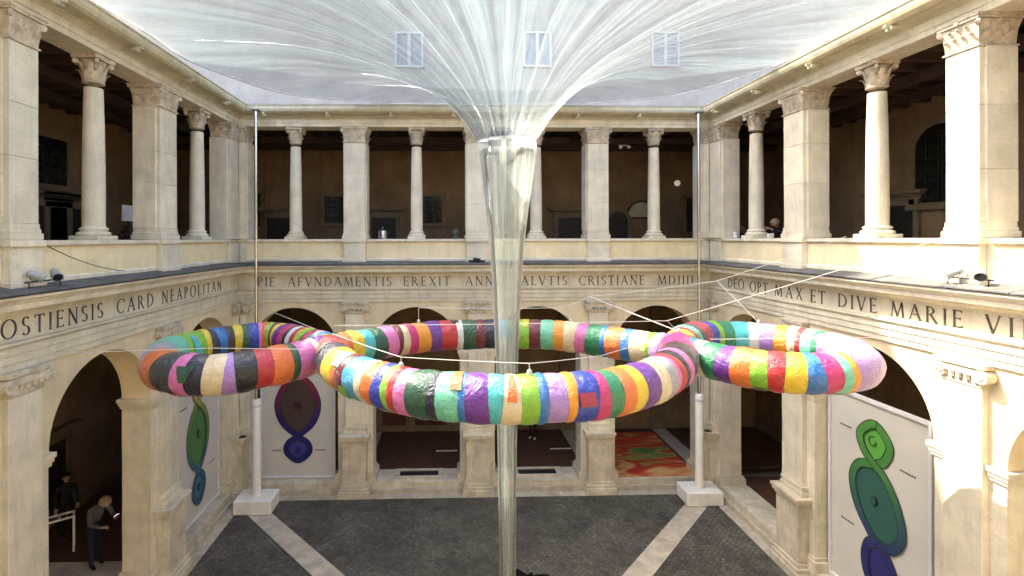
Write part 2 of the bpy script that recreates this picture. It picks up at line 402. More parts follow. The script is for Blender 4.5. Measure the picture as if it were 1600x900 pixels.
def moulded(b, hw, v0, steps):
    """stack of boxes standing out around a pilaster: (z0,z1,overhang)"""
    for z0, z1, e in steps: b.bbox(-hw - e, hw + e, v0 - e, .02, z0, z1, .008)
def pilaster_low(par, u, hw=.33):
    b = MB(); b.bbox(-hw, hw, -.12, .03, 2.42, 6.17, .01); p = b.build('pilaster', 'stone', par, (u, 0, 0))
    b = MB(); moulded(b, hw, -.12, ((2.10, 2.22, .075), (2.22, 2.27, .045), (2.27, 2.36, .06), (2.36, 2.42, .02))); b.build('pilaster_base', 'stone', p)
    b = MB(); b.bbox(-hw - .08, hw + .08, -.30, .03, .42, 1.86, .01)
    moulded(b, hw + .08, -.30, ((0.0, .22, .12), (.22, .32, .09), (.32, .42, .04), (1.86, 1.93, .03), (1.93, 2.02, .07), (2.02, 2.10, .10))); b.build('pedestal', 'stone_base', p)
    b = MB(); b.bbox(-hw - .01, hw + .01, -.14, .03, 6.17, 6.30, .01)
    b.bbox(-hw - .10, hw + .10, -.20, .03, 6.50, 6.585, .008)
    b.bbox(-hw - .04, hw + .04, -.17, .02, 6.36, 6.50, .01)
    for sx in (-1, 1):
        volute(b, Vector((sx * (hw + .05), -.125, 6.375)), (0, 1, 0), .115, .085)
    for k in range(5): b.tube([(-hw + .07 + k * (hw * 2 - .14) / 4, -.15, 6.28), (-hw + .07 + k * (hw * 2 - .14) / 4, -.17, 6.38)], .045, 6)
    b.build('pilaster_capital', 'stone_capital', p)
    return p
def arch(par, c, a, bq, zt=7.06, th=.7):
    """wall over one bay: from c-a to c+bq, cut by a round arch"""
    b = MB(); n = 28; lo = []; hi = []
    us = [c - a] + [c + RA * math.cos(math.pi * (1 - i / n)) for i in range(n + 1)] + [c + bq]
    zs = [ZSP] + [ZSP + RA * math.sin(math.pi * i / n) for i in range(n + 1)] + [ZSP]
    m = len(us)
    for v in (0, th):
        b.add([(u, v, z) for u, z in zip(us, zs)] + [(u, v, zt) for u in us], [(i, i + 1, m + i + 1, m + i) for i in range(m - 1)])
    b.add([(u, 0, z) for u, z in zip(us, zs)] + [(u, th, z) for u, z in zip(us, zs)], [(i, i + 1, m + i + 1, m + i) for i in range(m - 1)], True)
    b.add([(us[0], 0, zt), (us[-1], 0, zt), (us[-1], th, zt), (us[0], th, zt)], [(0, 1, 2, 3)])
    b.add([(us[0], 0, ZSP), (us[0], 0, zt), (us[0], th, zt), (us[0], th, ZSP)], [(0, 1, 2, 3)])
    b.add([(us[-1], 0, ZSP), (us[-1], 0, zt), (us[-1], th, zt), (us[-1], th, ZSP)], [(0, 1, 2, 3)])
    return b.build('arch', 'plaster_arch', par, sharp=.5)
def pier(par, u0, u1, left=True, right=True, th=.7):
    b = MB(); b.box(u0, u1, 0.02, th - .02, 0, ZSP - .01)
    p = b.build('pier', 'stone', par)
    z = .0
    while z < ZSP - .01:      # squared travertine courses
        z2 = min(ZSP, z + random.uniform(.62, .95)); z2 = ZSP if ZSP - z2 < .35 else z2
        cuts = [u0, u1] if random.random() < .45 or u1 - u0 < .8 else [u0, random.uniform(u0 + .35, u1 - .35), u1]
        for c0_, c1_ in zip(cuts[:-1], cuts[1:]):
            k_ = MB(); k_.bbox(c0_ + .002, c1_ - .002, random.uniform(-.003, .003), th + random.uniform(-.003, .003), z + .002, z2 - .002, .006); k_.build('stone_block', 'stone', p)
        z = z2
    q = MB(); e0 = .08 if left else -.0; e1 = .08 if right else -.0
    for z0, z1, k in ((ZSP - .24, ZSP - .17, .4), (ZSP - .17, ZSP - .09, .7), (ZSP - .09, ZSP - .005, 1.0)):
        q.box(u0 - e0 * k if left else u0 + .01, u1 + e1 * k if right else u1 - .01, -.08 * k, th + .08 * k, z0, z1)
    q.build('impost', 'stone', p)
    q = MB()
    for z0, z1, k in ((.0, .62, .10), (.62, .70, .05)):
        q.box(u0 - k if left else u0 + .01, u1 + k if right else u1 - .01, -k * .6, th + k, z0, z1)
    q.build('plinth', 'stone_base', p)
    return p
def upper_pillar(par, u):
    b = MB(); b.box(-.38, .38, .02, .54, 8.745, 12.06)
    b.bbox(-.42, .42, -.15, .60, 8.745, 8.86, .01); b.bbox(-.39, .39, -.13, .58, 8.86, 8.93, .01); b.bbox(-.37, .37, -.115, .57, 8.93, 9.02, .006)
    p = b.build('pillar', 'stone', par, (u, 0, 0))
    zs_ = [9.021, 9.021 + random.uniform(.85, 1.2), 9.021 + random.uniform(1.8, 2.2), 12.03]
    for z0, z1 in zip(zs_[:-1], zs_[1:]):
        k_ = MB(); d_ = random.uniform(-.003, .003); k_.bbox(-.40, .40, d_, .56, z0 + .002, z1 - .002, .008); k_.bbox(-.36, .36, -.10 + d_, .02, z0 + .002, z1 - .002, .008); k_.build('stone_block', 'stone', p)
    put('capital', ME_PCAP, p, (0, 0, 12.03)); return p
def column(par, u):
    p = put('column', ME_SHAFT, par, (u, .27, 9.02))
    put('base', ME_CBASE, p, (0, 0, -.28)); put('capital', ME_CAP, p, (0, 0, 2.92 + .09)); return p
def upper_pedestal(par, u, hw=.36):
    b = MB(); b.bbox(-hw, hw, -.14, .0, 8.06, 8.63, .008); b.bbox(-hw - .05, hw + .05, -.19, .0, 7.93, 8.06, .012)
    b.bbox(-hw - .04, hw + .04, -.19, .0, 8.63, 8.742, .012)
    return b.build('parapet_pedestal', 'stone', par, (u, 0, 0))

# ---- roman capitals from raised flat strokes, coloured dark for the shade of incised cuts
def letter_mesh(ch):
    b = MB(); T = .125; t = .062
    def seg(p, q, w):
        p = Vector(p); q = Vector(q); d = (q - p).normalized(); n = Vector((-d.y, d.x)) * (w / 2)
        b.poly([tuple(p + n), tuple(q + n), tuple(q - n), tuple(p - n)], -.004, .004)
    def serif(x, y, w=.13): b.poly([(x - w, y - .0), (x + w, y - .0), (x + w * .55, y + (.05 if y < .5 else -.05)), (x - w * .55, y + (.05 if y < .5 else -.05))], -.0045, .004)
    def stem(x, w=T): seg((x, 0), (x, 1), w); serif(x, 0); serif(x, 1)
    def arc(cx, cy, rx, ry, a0, a1, n=14):
        pi = []; po = []
        for k in range(n + 1):
            a = R(a0 + (a1 - a0) * k / n); th = t + (T - t) * abs(math.cos(a))
            po.append((cx + rx * math.cos(a), cy + ry * math.sin(a))); pi.append((cx + (rx - th) * math.cos(a), cy + (ry - th * .75) * math.sin(a)))
        for k in range(n): b.poly([po[k], po[k + 1], pi[k + 1], pi[k]], -.004, .004)
    w = .7
    if ch == 'A': seg((.06, 0), (.40, 1), t); seg((.38, 1), (.74, 0), T); seg((.18, .36), (.58, .36), t); serif(.06, 0, .1); serif(.74, 0, .12); w = .80
    elif ch == 'C': arc(.48, .5, .46, .52, 50, 310); seg((.78, .74), (.76, .95), t); w = .80
    elif ch == 'D': stem(.12); arc(.22, .5, .58, .5, -90, 90); seg((.1, .97), (.26, .97), t); seg((.1, .03), (.26, .03), t); w = .84
    elif ch in 'EF':
        stem(.12); seg((.12, .97), (.52, .97), t); seg((.12, .52), (.44, .52), t); seg((.51, 1), (.51, .86), t * .8); seg((.44, .6), (.44, .44), t * .7); w = .56
        if ch == 'E': seg((.12, .03), (.54, .03), t); seg((.54, .0), (.54, .15), t * .8); w = .60
    elif ch == 'G': arc(.48, .5, .46, .52, 50, 310); seg((.76, .02), (.76, .42), T); serif(.76, .48, .12); w = .86
    elif ch == 'H': stem(.12); stem(.70); seg((.12, .52), (.70, .52), t); w = .84
    elif ch == 'I': stem(.14); w = .28
    elif ch == 'L': stem(.12); seg((.12, .03), (.52, .03), t); seg((.52, 0), (.52, .17), t * .8); w = .58
    elif ch == 'M': seg((.10, 0), (.20, 1), t); seg((.18, 1), (.50, .05), T); seg((.50, .05), (.80, 1), t); seg((.80, 1), (.90, 0), T); serif(.1, 0, .1); serif(.9, 0, .12); w = 1.0
    elif ch == 'N': stem(.12, t); seg((.1, 1), (.70, .02), T); stem(.70, t); w = .82
    elif ch == 'O': arc(.48, .5, .47, .52, 0, 360, 26); w = .96
    elif ch in 'PR':
        stem(.12); arc(.2, .74, .36, .26, -90, 90, 10); seg((.1, .97), (.22, .97), t); seg((.1, .51), (.22, .51), t); w = .60
        if ch == 'R': seg((.32, .5), (.68, .0), T); serif(.68, 0, .1); w = .74
    elif ch == 'S': arc(.28, .75, .24, .26, 30, 270, 12); arc(.28, .25, .26, .26, -150, 90, 12); w = .56
    elif ch == 'T': stem(.34); seg((.02, .97), (.66, .97), t); seg((.03, 1), (.03, .84), t * .8); seg((.65, 1), (.65, .84), t * .8); w = .68
    elif ch == 'V': seg((.04, 1), (.36, 0), T); seg((.36, 0), (.68, 1), t); serif(.04, 1, .11); serif(.68, 1, .09); w = .72
    elif ch == 'X': seg((.06, 1), (.64, 0), T); seg((.06, 0), (.64, 1), t); serif(.06, 1, .1); serif(.64, 1, .09); serif(.06, 0, .09); serif(.64, 0, .1); w = .70
    return b.mesh('letter', 'letter'), w
LET = {}
def inscribe(frieze, words, z=7.125, h=.315):
    for wd, u0, u1 in words:
        for ch in wd:
            if ch not in LET: LET[ch] = letter_mesh(ch)
        nat = sum(LET[c][1] for c in wd) * h; gap = (u1 - u0 - nat) / max(1, len(wd) - 1); k = 1.0
        if gap < .02 * h:
            k = (u1 - u0) / (nat + .06 * h * (len(wd) - 1)); gap = .06 * h * k
        u = u0
        for ch in wd:
            o = put('letter', LET[ch][0], frieze, (u, -.015, z)); o.scale = (h * k, 1, h)
            u += LET[ch][1] * h * k + gap

# ------------------------------------------------------------------ a wing
def wing(label, loc, rz, uL, uR, mL, mR, pil, bays, cornerL, cornerR, words, text_h=.315):
    """uL..uR run of the wall; mL/mR mitre at a corner of the court"""
    w = empty('cloister_wing', loc, rz); tag(w, label, 'building')
    # ground storey ---------------------------------------------------
    for u in pil: pilaster_low(w, u)
    edges = []
    for i, c in enumerate(bays):
        a = S / 2; b_ = S / 2
        if cornerL and i == 0: a = c - (uL - .7 if cornerL == 2 else uL)
        if cornerR and i == len(bays) - 1: b_ = (uR + .7 if cornerR == 2 else uR) - c
        arch(w, c, a, b_)
    for u in pil:
        l = any(abs(u - S / 2 - c) < .1 for c in bays); r = any(abs(u + S / 2 - c) < .1 for c in bays)
        pier(w, u - (S / 2 - RA), u + (S / 2 - RA), l, r)
    for side, flag, ue in ((-1, cornerL, uL), (1, cornerR, uR)):
        if not flag: continue
        cb = bays[0] if side < 0 else bays[-1]
        a = cb + side * RA; e = ue + side * (.7 if flag == 2 else 0)
        if side < 0: pier(w, e, a, False, True)
        else: pier(w, a, e, True, False)
        # half pilaster folded into the corner
        c0 = ue - side * .225
        pilaster_low(w, c0, .10)
    # blank wall where the arcade run ends outside the view
    # entablature -----------------------------------------------------
    b = MB(); b.sweep([(.05, 6.585), (-.05, 6.585), (-.05, 6.70), (-.075, 6.71), (-.075, 6.85), (-.10, 6.86), (-.10, 6.97), (-.15, 7.03), (-.15, 7.064), (.05, 7.064)], uL, uR, mL, mR)
    b.build('architrave', 'stone', w)
    b = MB(); b.sweep([(-.01, 7.064), (-.01, 7.50), (.7, 7.50), (.7, 7.064)], uL, uR, mL, mR); fr = b.build('frieze', 'stone', w)
    inscribe(fr, words, h=text_h)
    b = MB(); b.sweep([(.3, 7.50), (-.05, 7.50), (-.07, 7.54), (-.11, 7.56), (-.13, 7.60), (-.25, 7.62), (-.36, 7.63), (-.36, 7.72), (-.39, 7.73), (-.42, 7.77), (-.48, 7.81), (-.48, 7.85), (.3, 7.93)], uL, uR, mL, mR)
    b.build('cornice', 'stone', w)
    # lead-grey ledge slabs on the cornice
    led = MB(); led.sweep([(-.50, 7.853), (-.50, 7.862), (-.02, 7.95), (-.02, 7.932)], uL, uR, mL, mR); led = led.build('ledge', 'ledge', w)
    u = uL + (.52 if mL else .0)
    while u < uR - (.52 if mR else 0) - .2:
        wd = min(random.uniform(1.0, 1.5), uR - (.52 if mR else 0) - u); dz = random.uniform(.0, .012)
        q = MB(); q.sweep([(-.515, 7.866 + dz), (-.515, 7.89 + dz), (-.03, 7.978 + dz), (-.03, 7.955 + dz)], u + .008, u + wd - .008); q.build('ledge_slab', 'ledge', led); u += wd
    # upper storey ----------------------------------------------------
    ups = list(pil)
    for u in ups:
        pl_ = upper_pillar(w, u); pd_ = upper_pedestal(w, u)
        if rz and abs(u) < .1: pl_.scale = (.78, 1, 1); pd_.scale = (.86, 1, 1)
    for c in bays: column(w, c)
    marks = [uL] + ups + [uR]
    for k in range(len(marks) - 1):
        a, e = marks[k], marks[k + 1]
        a2 = a + (.36 if k > 0 else 0); e2 = e - (.36 if k < len(marks) - 2 else 0)
        q = MB(); ml = mL if k == 0 else 0; mr = mR if k == len(marks) - 2 else 0
        q.sweep([(.01, 7.96), (.01, 8.632), (.42, 8.632), (.42, 7.96)], a2, e2, ml, mr); pp = q.build('parapet', 'plaster', w)
        q = MB(); q.sweep([(-.035, 8.634), (-.06, 8.66), (-.06, 8.738), (.46, 8.738), (.46, 8.634)], a2 + (.045 if k > 0 else 0), e2 - (.045 if k < len(marks) - 2 else 0), ml, mr); q.build('coping', 'stone', pp)
        q = MB(); q.sweep([(-.045, 7.965), (-.045, 8.05), (-.02, 8.08), (.01, 8.08), (.01, 7.965)], a2 + (.055 if k > 0 else 0), e2 - (.055 if k < len(marks) - 2 else 0), ml, mr); q.build('skirting', 'stone', pp)
    for u in ups:   # stone behind the pedestals
        q = MB(); q.box(u - .36, u + .36, .001, .42, 7.96, 8.742); q.build('parapet', 'stone', w)
    for side, flag, ue in ((-1, cornerL, uL), (1, cornerR, uR)):
        if not flag: continue
        wd = .36 if flag == 2 else .78
        u0, u1 = sorted((ue - side * .0, ue - side * wd))
        if flag == 2: u0, u1 = (u0 - .55, u1) if side < 0 else (u0, u1 + .55)
        q = MB(); q.box(u0, u1, 0, .55, 8.745, 12.06)
        i0, i1 = (ue - side * .11, ue - side * (wd - .05)); i0, i1 = sorted((i0, i1))
        q.bbox(i0, i1, -.10, .02, 8.95, 12.05, .006)
        p = q.build('pillar', 'stone', w)
        hw = (i1 - i0) / 2; me = capital_rect(hw, -.10, .54); put('capital', me, p, ((i0 + i1) / 2, 0, 12.03))
        q = MB(); q.bbox(i0 - .03, i1 + .03, -.14, .02, 8.745, 8.95, .008); q.build('base', 'stone', p)
        q = MB(); q.bbox(i0, i1, -.10, .005, 7.95, 8.63, .008); q.build('parapet_pedestal', 'stone', w)
    b = MB(); b.sweep([(-.06, 12.592), (-.06, 12.70), (-.085, 12.71), (-.085, 12.80), (-.12, 12.84), (.56, 12.84), (.56, 12.592)], uL, uR, mL, mR); b.build('upper_architrave', 'stone', w)
    b = MB(); b.sweep([(.5, 12.842), (-.13, 12.842), (-.17, 12.90), (-.20, 12.91), (-.22, 12.93), (-.36, 12.95), (-.36, 12.99), (.5, 13.02)], uL, uR, mL, mR); b.build('upper_cornice', 'gutter', w)
    b = MB(); b.sweep([(-.30, 12.995), (-.38, 12.955), (-.46, 12.965), (-.52, 13.01), (-.55, 13.08), (-.55, 13.17), (-.575, 13.18), (-.575, 13.20), (-.53, 13.20), (-.51, 13.10), (-.44, 13.03), (-.30, 13.02)], uL, uR, mL, mR)
    gu = b.build('gutter', 'gutter', w)
    u = uL + 1.1
    while u < uR - .9:
        q = MB(); q.bbox(u - .03, u + .03, -.585, -.10, 12.88, 12.945, .006); q.bbox(u - .07, u + .07, -.50, -.38, 12.83, 12.90, .01); q.build('gutter_bracket', 'gutter', gu); u += 2.1
    b = MB(); b.sweep([(-.50, 13.16), (-.50, 13.21), (6.2, 15.0), (6.2, 14.9)], uL, uR, mL, mR); b.build('roof', 'roof_tile', w)
    return w

UB = lambda px: at_y(px, 440, D).x                # inscription position on the rear wall
UL = lambda px: at_x(px, 450, -H).y - YS
UR = lambda px: YS - at_x(px, 450, H).y
back = wing('rear cloister wing facing the camera, four arches with posters and floor mural inside', (0, D, 0), 0, -H, H, 1, 1, (-S, 0, S), (-1.5 * S, -.5 * S, .5 * S, 1.5 * S), 2, 2,
            [('PIE', UB(402), UB(430)), ('AFVNDAMENTIS', UB(450), UB(612)), ('EREXIT', UB(630), UB(703)), ('ANNO', UB(727), UB(788)), ('SALVTIS', UB(802), UB(886)), ('CRISTIANE', UB(904), UB(1007)), ('MDIIII', UB(1027), UB(1083))])
CE = D - YS
left = wing('cloister wing along the left side, in shade, with dark open arch and people', (-H, YS, 0), R(90), -5.02, CE, 0, 1, (-S, 0, S), (-.5 * S, .5 * S, 1.5 * S), 0, 1,
            [('HOSTIENSIS', UL(-34), UL(160)), ('CARD', UL(181), UL(239)), ('NEAPOLITAN', UL(252), UL(345))])
right = wing('cloister wing along the right side, its near half in bright sun', (H, YS, 0), R(-90), -CE, 5.02, 1, 0, (-S, 0, S), (-1.5 * S, -.5 * S, .5 * S), 1, 0,
             [('DEO', UR(1138), UR(1163)), ('OPT', UR(1172), UR(1200)), ('MAX', UR(1211), UR(1254)), ('ET', UR(1267), UR(1290)), ('DIVE', UR(1310), UR(1371)), ('MARIE', UR(1392), UR(1506)), ('VIRGINI', UR(1541), UR(1541) + 1.9)])
WINGS = {'back': back, 'left': left, 'right': right}

# ------------------------------------------------------------------ walks behind the arcades and loggias
DEP = 4.4; ZL = 7.70
def walk(w, u0, u1, ue0, ue1, bays, kerbs=True):
    """floors, ceilings, inner wall; u0..u1 run, ue0..ue1 run of the inner wall"""
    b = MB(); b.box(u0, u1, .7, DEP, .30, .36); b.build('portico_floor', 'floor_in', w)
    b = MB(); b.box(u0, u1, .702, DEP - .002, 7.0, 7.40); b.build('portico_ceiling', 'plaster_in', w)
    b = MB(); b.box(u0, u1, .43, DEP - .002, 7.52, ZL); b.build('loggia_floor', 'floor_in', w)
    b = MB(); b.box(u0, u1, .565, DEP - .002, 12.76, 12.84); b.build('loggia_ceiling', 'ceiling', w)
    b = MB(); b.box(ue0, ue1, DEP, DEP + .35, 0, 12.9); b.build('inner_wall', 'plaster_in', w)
    b = MB(); b.box(ue0, ue1, DEP - .05, DEP - .001, .365, .62); b.build('inner_plinth', 'trim_in', w)
    u = u0 + .3
    while u < u1 - .2:
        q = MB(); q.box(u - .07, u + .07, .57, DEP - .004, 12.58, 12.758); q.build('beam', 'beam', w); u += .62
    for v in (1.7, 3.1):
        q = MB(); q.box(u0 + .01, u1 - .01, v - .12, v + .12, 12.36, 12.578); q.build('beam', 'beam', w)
    for c in bays:
        b = MB(); b.bbox(c - RA + .003, c + RA - .003, -.02, .90, .0, .38, .012); b.build('kerb', 'stone_base', w)
        b = MB(); b.bbox(c - RA - .55, c + RA + .55, -.12, -.022, .0, .17, .01); b.build('step', 'stone_floor', w)
walk(back, -H - DEP, H + DEP, -H - DEP, H + DEP, (-1.5 * S, -.5 * S, .5 * S, 1.5 * S))
walk(left, -7.2, CE - .001, -7.2, CE + DEP, (-.5 * S, .5 * S, 1.5 * S))
walk(right, -CE + .001, 7.2, -CE - DEP, 7.2, (-1.5 * S, -.5 * S, .5 * S))
# stone bands across the portico floor, and ribs on the inner wall
for w, us in ((back, (-S, 0, S, -H, H)), (left, (0, S)), (right, (-S, 0))):
    for u in us:
        b = MB(); b.box(u - .30, u + .30, .80, DEP - .06, .361, .366); b.build('floor_band', 'stone_floor', w)
        b = MB(); b.box(u - .34, u + .34, DEP - .14, DEP - .052, .364, 4.9); b.box(u - .40, u + .40, DEP - .20, DEP - .051, 4.9, 5.1); b.box(u - .34, u + .34, DEP - .14, DEP - .052, 5.1, 6.99); b.build('inner_pilaster', 'trim_in', w)
    b = MB(); b.box(-6, 6, 1.0, 1.02, .362, .364)

def doorway(w, u, z0, width, hgt, pediment=True, matl='dark_wood', name='door', arched=False):
    v = DEP
    hw = width / 2
    b = MB()
    if arched:
        pts = [(u - hw, z0)] + [(u - hw * math.cos(math.pi * k / 14), z0 + hgt - hw + hw * math.sin(math.pi * k / 14)) for k in range(15)] + [(u + hw, z0)]
        b.poly(pts, v - .045, v - .002)
    else: b.box(u - hw, u + hw, v - .045, v - .002, z0, z0 + hgt)
    d = b.build(name, matl, w)
    b = MB(); f = .17
    if arched:
        n = 14
        for k in range(n):
            a0 = math.pi * k / n; a1 = math.pi * (k + 1) / n
            p = lambda r_, a: (u - r_ * math.cos(a), z0 + hgt - hw + r_ * math.sin(a))
            b.poly([p(hw, a0), p(hw + f, a0), p(hw + f, a1), p(hw, a1)], v - .09, v - .003)
        b.box(u - hw - f, u - hw, v - .09, v - .003, z0 - .2, z0 + hgt - hw); b.box(u + hw, u + hw + f, v - .09, v - .003, z0 - .2, z0 + hgt - hw)
        if z0 > ZL + .5: b.box(u - hw - f - .06, u + hw + f + .06, v - .14, v - .003, z0 - .22, z0 - .04)
    else:
        b.box(u - hw - f, u - hw, v - .09, v - .003, z0, z0 + hgt); b.box(u + hw, u + hw + f, v - .09, v - .003, z0, z0 + hgt)
        b.box(u - hw - f, u + hw + f, v - .09, v - .003, z0 + hgt, z0 + hgt + f)
        if z0 > ZL + .5 or z0 > 1 and z0 < 7: b.box(u - hw - f - .03, u + hw + f + .03, v - .12, v - .003, z0 - f * .9, z0)
    b.build('frame', 'trim_in', d)
    if pediment:
        b = MB(); zz = z0 + hgt + f + .16
        b.box(u - hw - f - .05, u + hw + f + .05, v - .08, v - .004, z0 + hgt + f + .001, zz)
        b.box(u - hw - f - .22, u + hw + f + .22, v - .26, v - .004, zz, zz + .10); b.box(u - hw - f - .14, u + hw + f + .14, v - .17, v - .004, zz - .06, zz)
        b.build('door_cornice', 'trim_in', d)
    return d
def grille(win, u, z0, width, hgt, nx=4, nz=5, m='black_metal'):
    for i in range(1, nx):
        q = MB(); x_ = u - width / 2 + width * i / nx; q.tube([(x_, DEP - .07, z0), (x_, DEP - .07, z0 + hgt)], .012, 6); q.build('bar', m, win)
    for i in range(1, nz):
        q = MB(); z_ = z0 + hgt * i / nz; q.tube([(u - width / 2, DEP - .075, z_), (u + width / 2, DEP - .075, z_)], .011, 6); q.build('bar', m, win)
YI = D + DEP
def ub(px): return at_y(px, 340, YI).x
for px in (437, 600, 890): doorway(back, ub(px), ZL, 1.05, 1.95)
for px in (523, 675):
    z = 9.42; d = doorway(back, ub(px), z, .86, 1.16, False, 'dark_glass', 'window'); grille(d, ub(px), z, .86, 1.16, 4, 5)
doorway(back, ub(965), ZL, .85, 2.2, False, 'dark_wood', 'door', True)
lu = ub(1002); zc = at_y(1002, 340, YI).z
b = MB(); b.poly([(lu - .62 * math.cos(math.pi * k / 16), zc + .66 * math.sin(math.pi * k / 16)) for k in range(17)], DEP - .03, DEP - .002); lun = b.build('lunette', 'lunette', back)
b = MB()
for k in range(16):
    a0 = math.pi * k / 16; a1 = math.pi * (k + 1) / 16; p = lambda r_, a: (lu - r_ * math.cos(a), zc + (r_ + .04) * math.sin(a))
    b.poly([p(.62, a0), p(.70, a0), p(.70, a1), p(.62, a1)], DEP - .07, DEP - .003)
b.box(lu - .74, lu + .74, DEP - .08, DEP - .003, zc - .07, zc); b.build('frame', 'dark_wood', lun)
doorway(back, ub(1082), 9.0, .62, 1.5, False, 'dark_wood', 'window')
doorway(back, ub(395), 9.3, .7, 1.4, False, 'dark_glass', 'window')
# left loggia: window over a door; right loggia: arched window
yl = at_x(70, 300, -H - DEP).y - YS
d = doorway(left, yl, ZL, 1.5, 2.02, True, 'dark_wood', 'door'); 
d = doorway(left, yl, 10.35, 1.5, 1.35, False, 'dark_glass', 'window'); grille(d, yl, 10.35, 1.5, 1.35, 5, 5)
doorway(left, 6.6, ZL, 1.2, 2.0, True, 'dark_wood', 'door')
yr = YS - at_x(1470, 300, H + DEP).y
d = doorway(right, yr, 9.75, 1.35, 2.15, False, 'dark_glass', 'window', True); grille(d, yr, 9.75, 1.35, 2.1, 4, 7)
doorway(right, -6.0, ZL, 1.2, 2.0, True, 'dark_wood', 'door')
# ground storey: dark red doors in the rear walk, dark doors elsewhere
for px in (610, 672): 
    u = at_y(px, 640, YI).x; doorway(back, u, .366, 1.35, 2.3, False, 'red_wood', 'door')
for px in (860, 905): 
    u = at_y(px, 640, YI).x; doorway(back, u, .366, .95, 2.3, False, 'dark_wood', 'door')
doorway(left, .2, .366, 1.2, 2.4, True, 'dark_wood', 'door'); doorway(left, 6.0, .366, 1.2, 2.4, True, 'dark_wood', 'door')
doorway(right, -6.6, .366, 1.3, 2.5, True, 'dark_wood', 'door'); doorway(right, -2.4, .366, 1.3, 2.5, True, 'dark_wood', 'door')

# vents in the kerbs of the two middle bays
for c in (-.5 * S, .5 * S):
    ve = empty('floor_vent', (c + .05, D + .16, .382)); tag(ve, 'stone-framed dark vent on the kerb under the %s middle arch' % ('left' if c < 0 else 'right'), 'vent', 'vents in the kerb of the rear arches')
    q = MB()
    q.bbox(-.86, .86, 0, .10, 0, .07, .008); q.bbox(-.86, .86, .52, .62, 0, .07, .008); q.bbox(-.86, -.68, .10, .52, 0, .07, .008); q.bbox(.68, .86, .10, .52, 0, .07, .008)
    q.build('frame', 'stone_base', ve)
    q = MB(); q.box(-.68, .68, .10, .52, .0, .012); q.build('opening', 'black_metal', ve)
    for k in range(13):
        q = MB(); q.box(-.62 + k * .1033 - .008, -.62 + k * .1033 + .008, .10, .52, .03, .045); q.build('bar', 'black_metal', ve)
# floor mural in the right rear bay
mu = MB(); x0 = 1.5 * S - RA + .05
mu.box(1.5 * S - RA + .02, 1.5 * S + RA - .02, D + .06, D + 3.9, .384, .388)
o = mu.build('floor_mural', 'mural'); tag(o, 'swirling red, yellow and green painting on the floor of the right rear arch', 'mural')
for px, py in ((697, 704), (875, 701)):
    p = at_z(px, py, .38); q = MB(); q.box(p.x - .42, p.x + .42, p.y - .03, p.y + .03, .3655, .385)
    o = q.build('white_strip', 'white_paint'); tag(o, 'thin white strip on the dark portico floor %s' % ('left of the middle pier' if px < 700 else 'right of the water tube'), 'strip')

# ------------------------------------------------------------------ palace block rising behind the rear wing
pb = empty('attic_block', (0, 19.0, 0)); tag(pb, 'grey plastered upper block behind the rear roof, seen blurred through the film', 'building')
q = MB(); q.box(-19, 32, 0, 5, 14.0, 28.3); q.build('wall', 'attic', pb)  # top raised out of view so its edge shades the far right wing
q = MB(); q.box(-19.4, 32.4, -.4, 5.4, 28.3, 28.6); q.build('eave', 'attic', pb)
for px in (640, 840, 1040):
    c = at_y(px, 78, 19.0); wn = empty
    q = MB(); q.box(c.x - .50, c.x + .50, -.02, -.002, c.z - .65, c.z + .65); wd = q.build('window', 'attic_pane', pb)
    q = MB()
    for a, e in ((-.56, -.48), (-.06, .06), (.48, .56)): q.box(c.x + a, c.x + e, -.07, -.022, c.z - .7, c.z + .7)
    q.box(c.x - .56, c.x + .56, -.075, -.024, c.z + .62, c.z + .70); q.box(c.x - .56, c.x + .56, -.075, -.024, c.z - .70, c.z - .62)
    q.build('frame', 'attic_trim', wd)

# ------------------------------------------------------------------ poles on white bases
def pole(px, base_c, label):
    e = empty('steel_pole', base_c); tag(e, label, 'pole', 'corner poles holding up the film')
    q = MB(); q.bbox(-.60, .60, -.40, .40, .012, .46, .03); q.build('base_block', 'white_paint', e)
    q = MB(); q.lathe([(.135, .46), (.135, 3.5), (.12, 3.55), (.07, 3.56)], seg=20); s_ = q.build('sleeve', 'white_paint', e)
    q = MB(); q.lathe([(.15, 3.32), (.15, 3.40)], seg=20); q.build('collar', 'white_frame', s_)
    q = MB(); q.lathe([(.05, 3.56), (.05, 12.9)], seg=14); q.build('mast', 'chrome', e)
    q = MB(); q.bbox(-.12, .12, -.12, .12, 12.9, 12.95, .01); q.build('head_plate', 'grey_metal', e)
bl = at_z(400, 806, 0); br_ = at_z(1094, 794, 0)
pole(400, (at_y(400, 500, bl.y + .42).x, bl.y + .42, 0), 'tall thin steel pole on white block at the left rear corner')
pole(1092, (at_y(1092, 500, br_.y + .42).x, br_.y + .42, 0), 'tall thin steel pole on white block at the right rear corner')

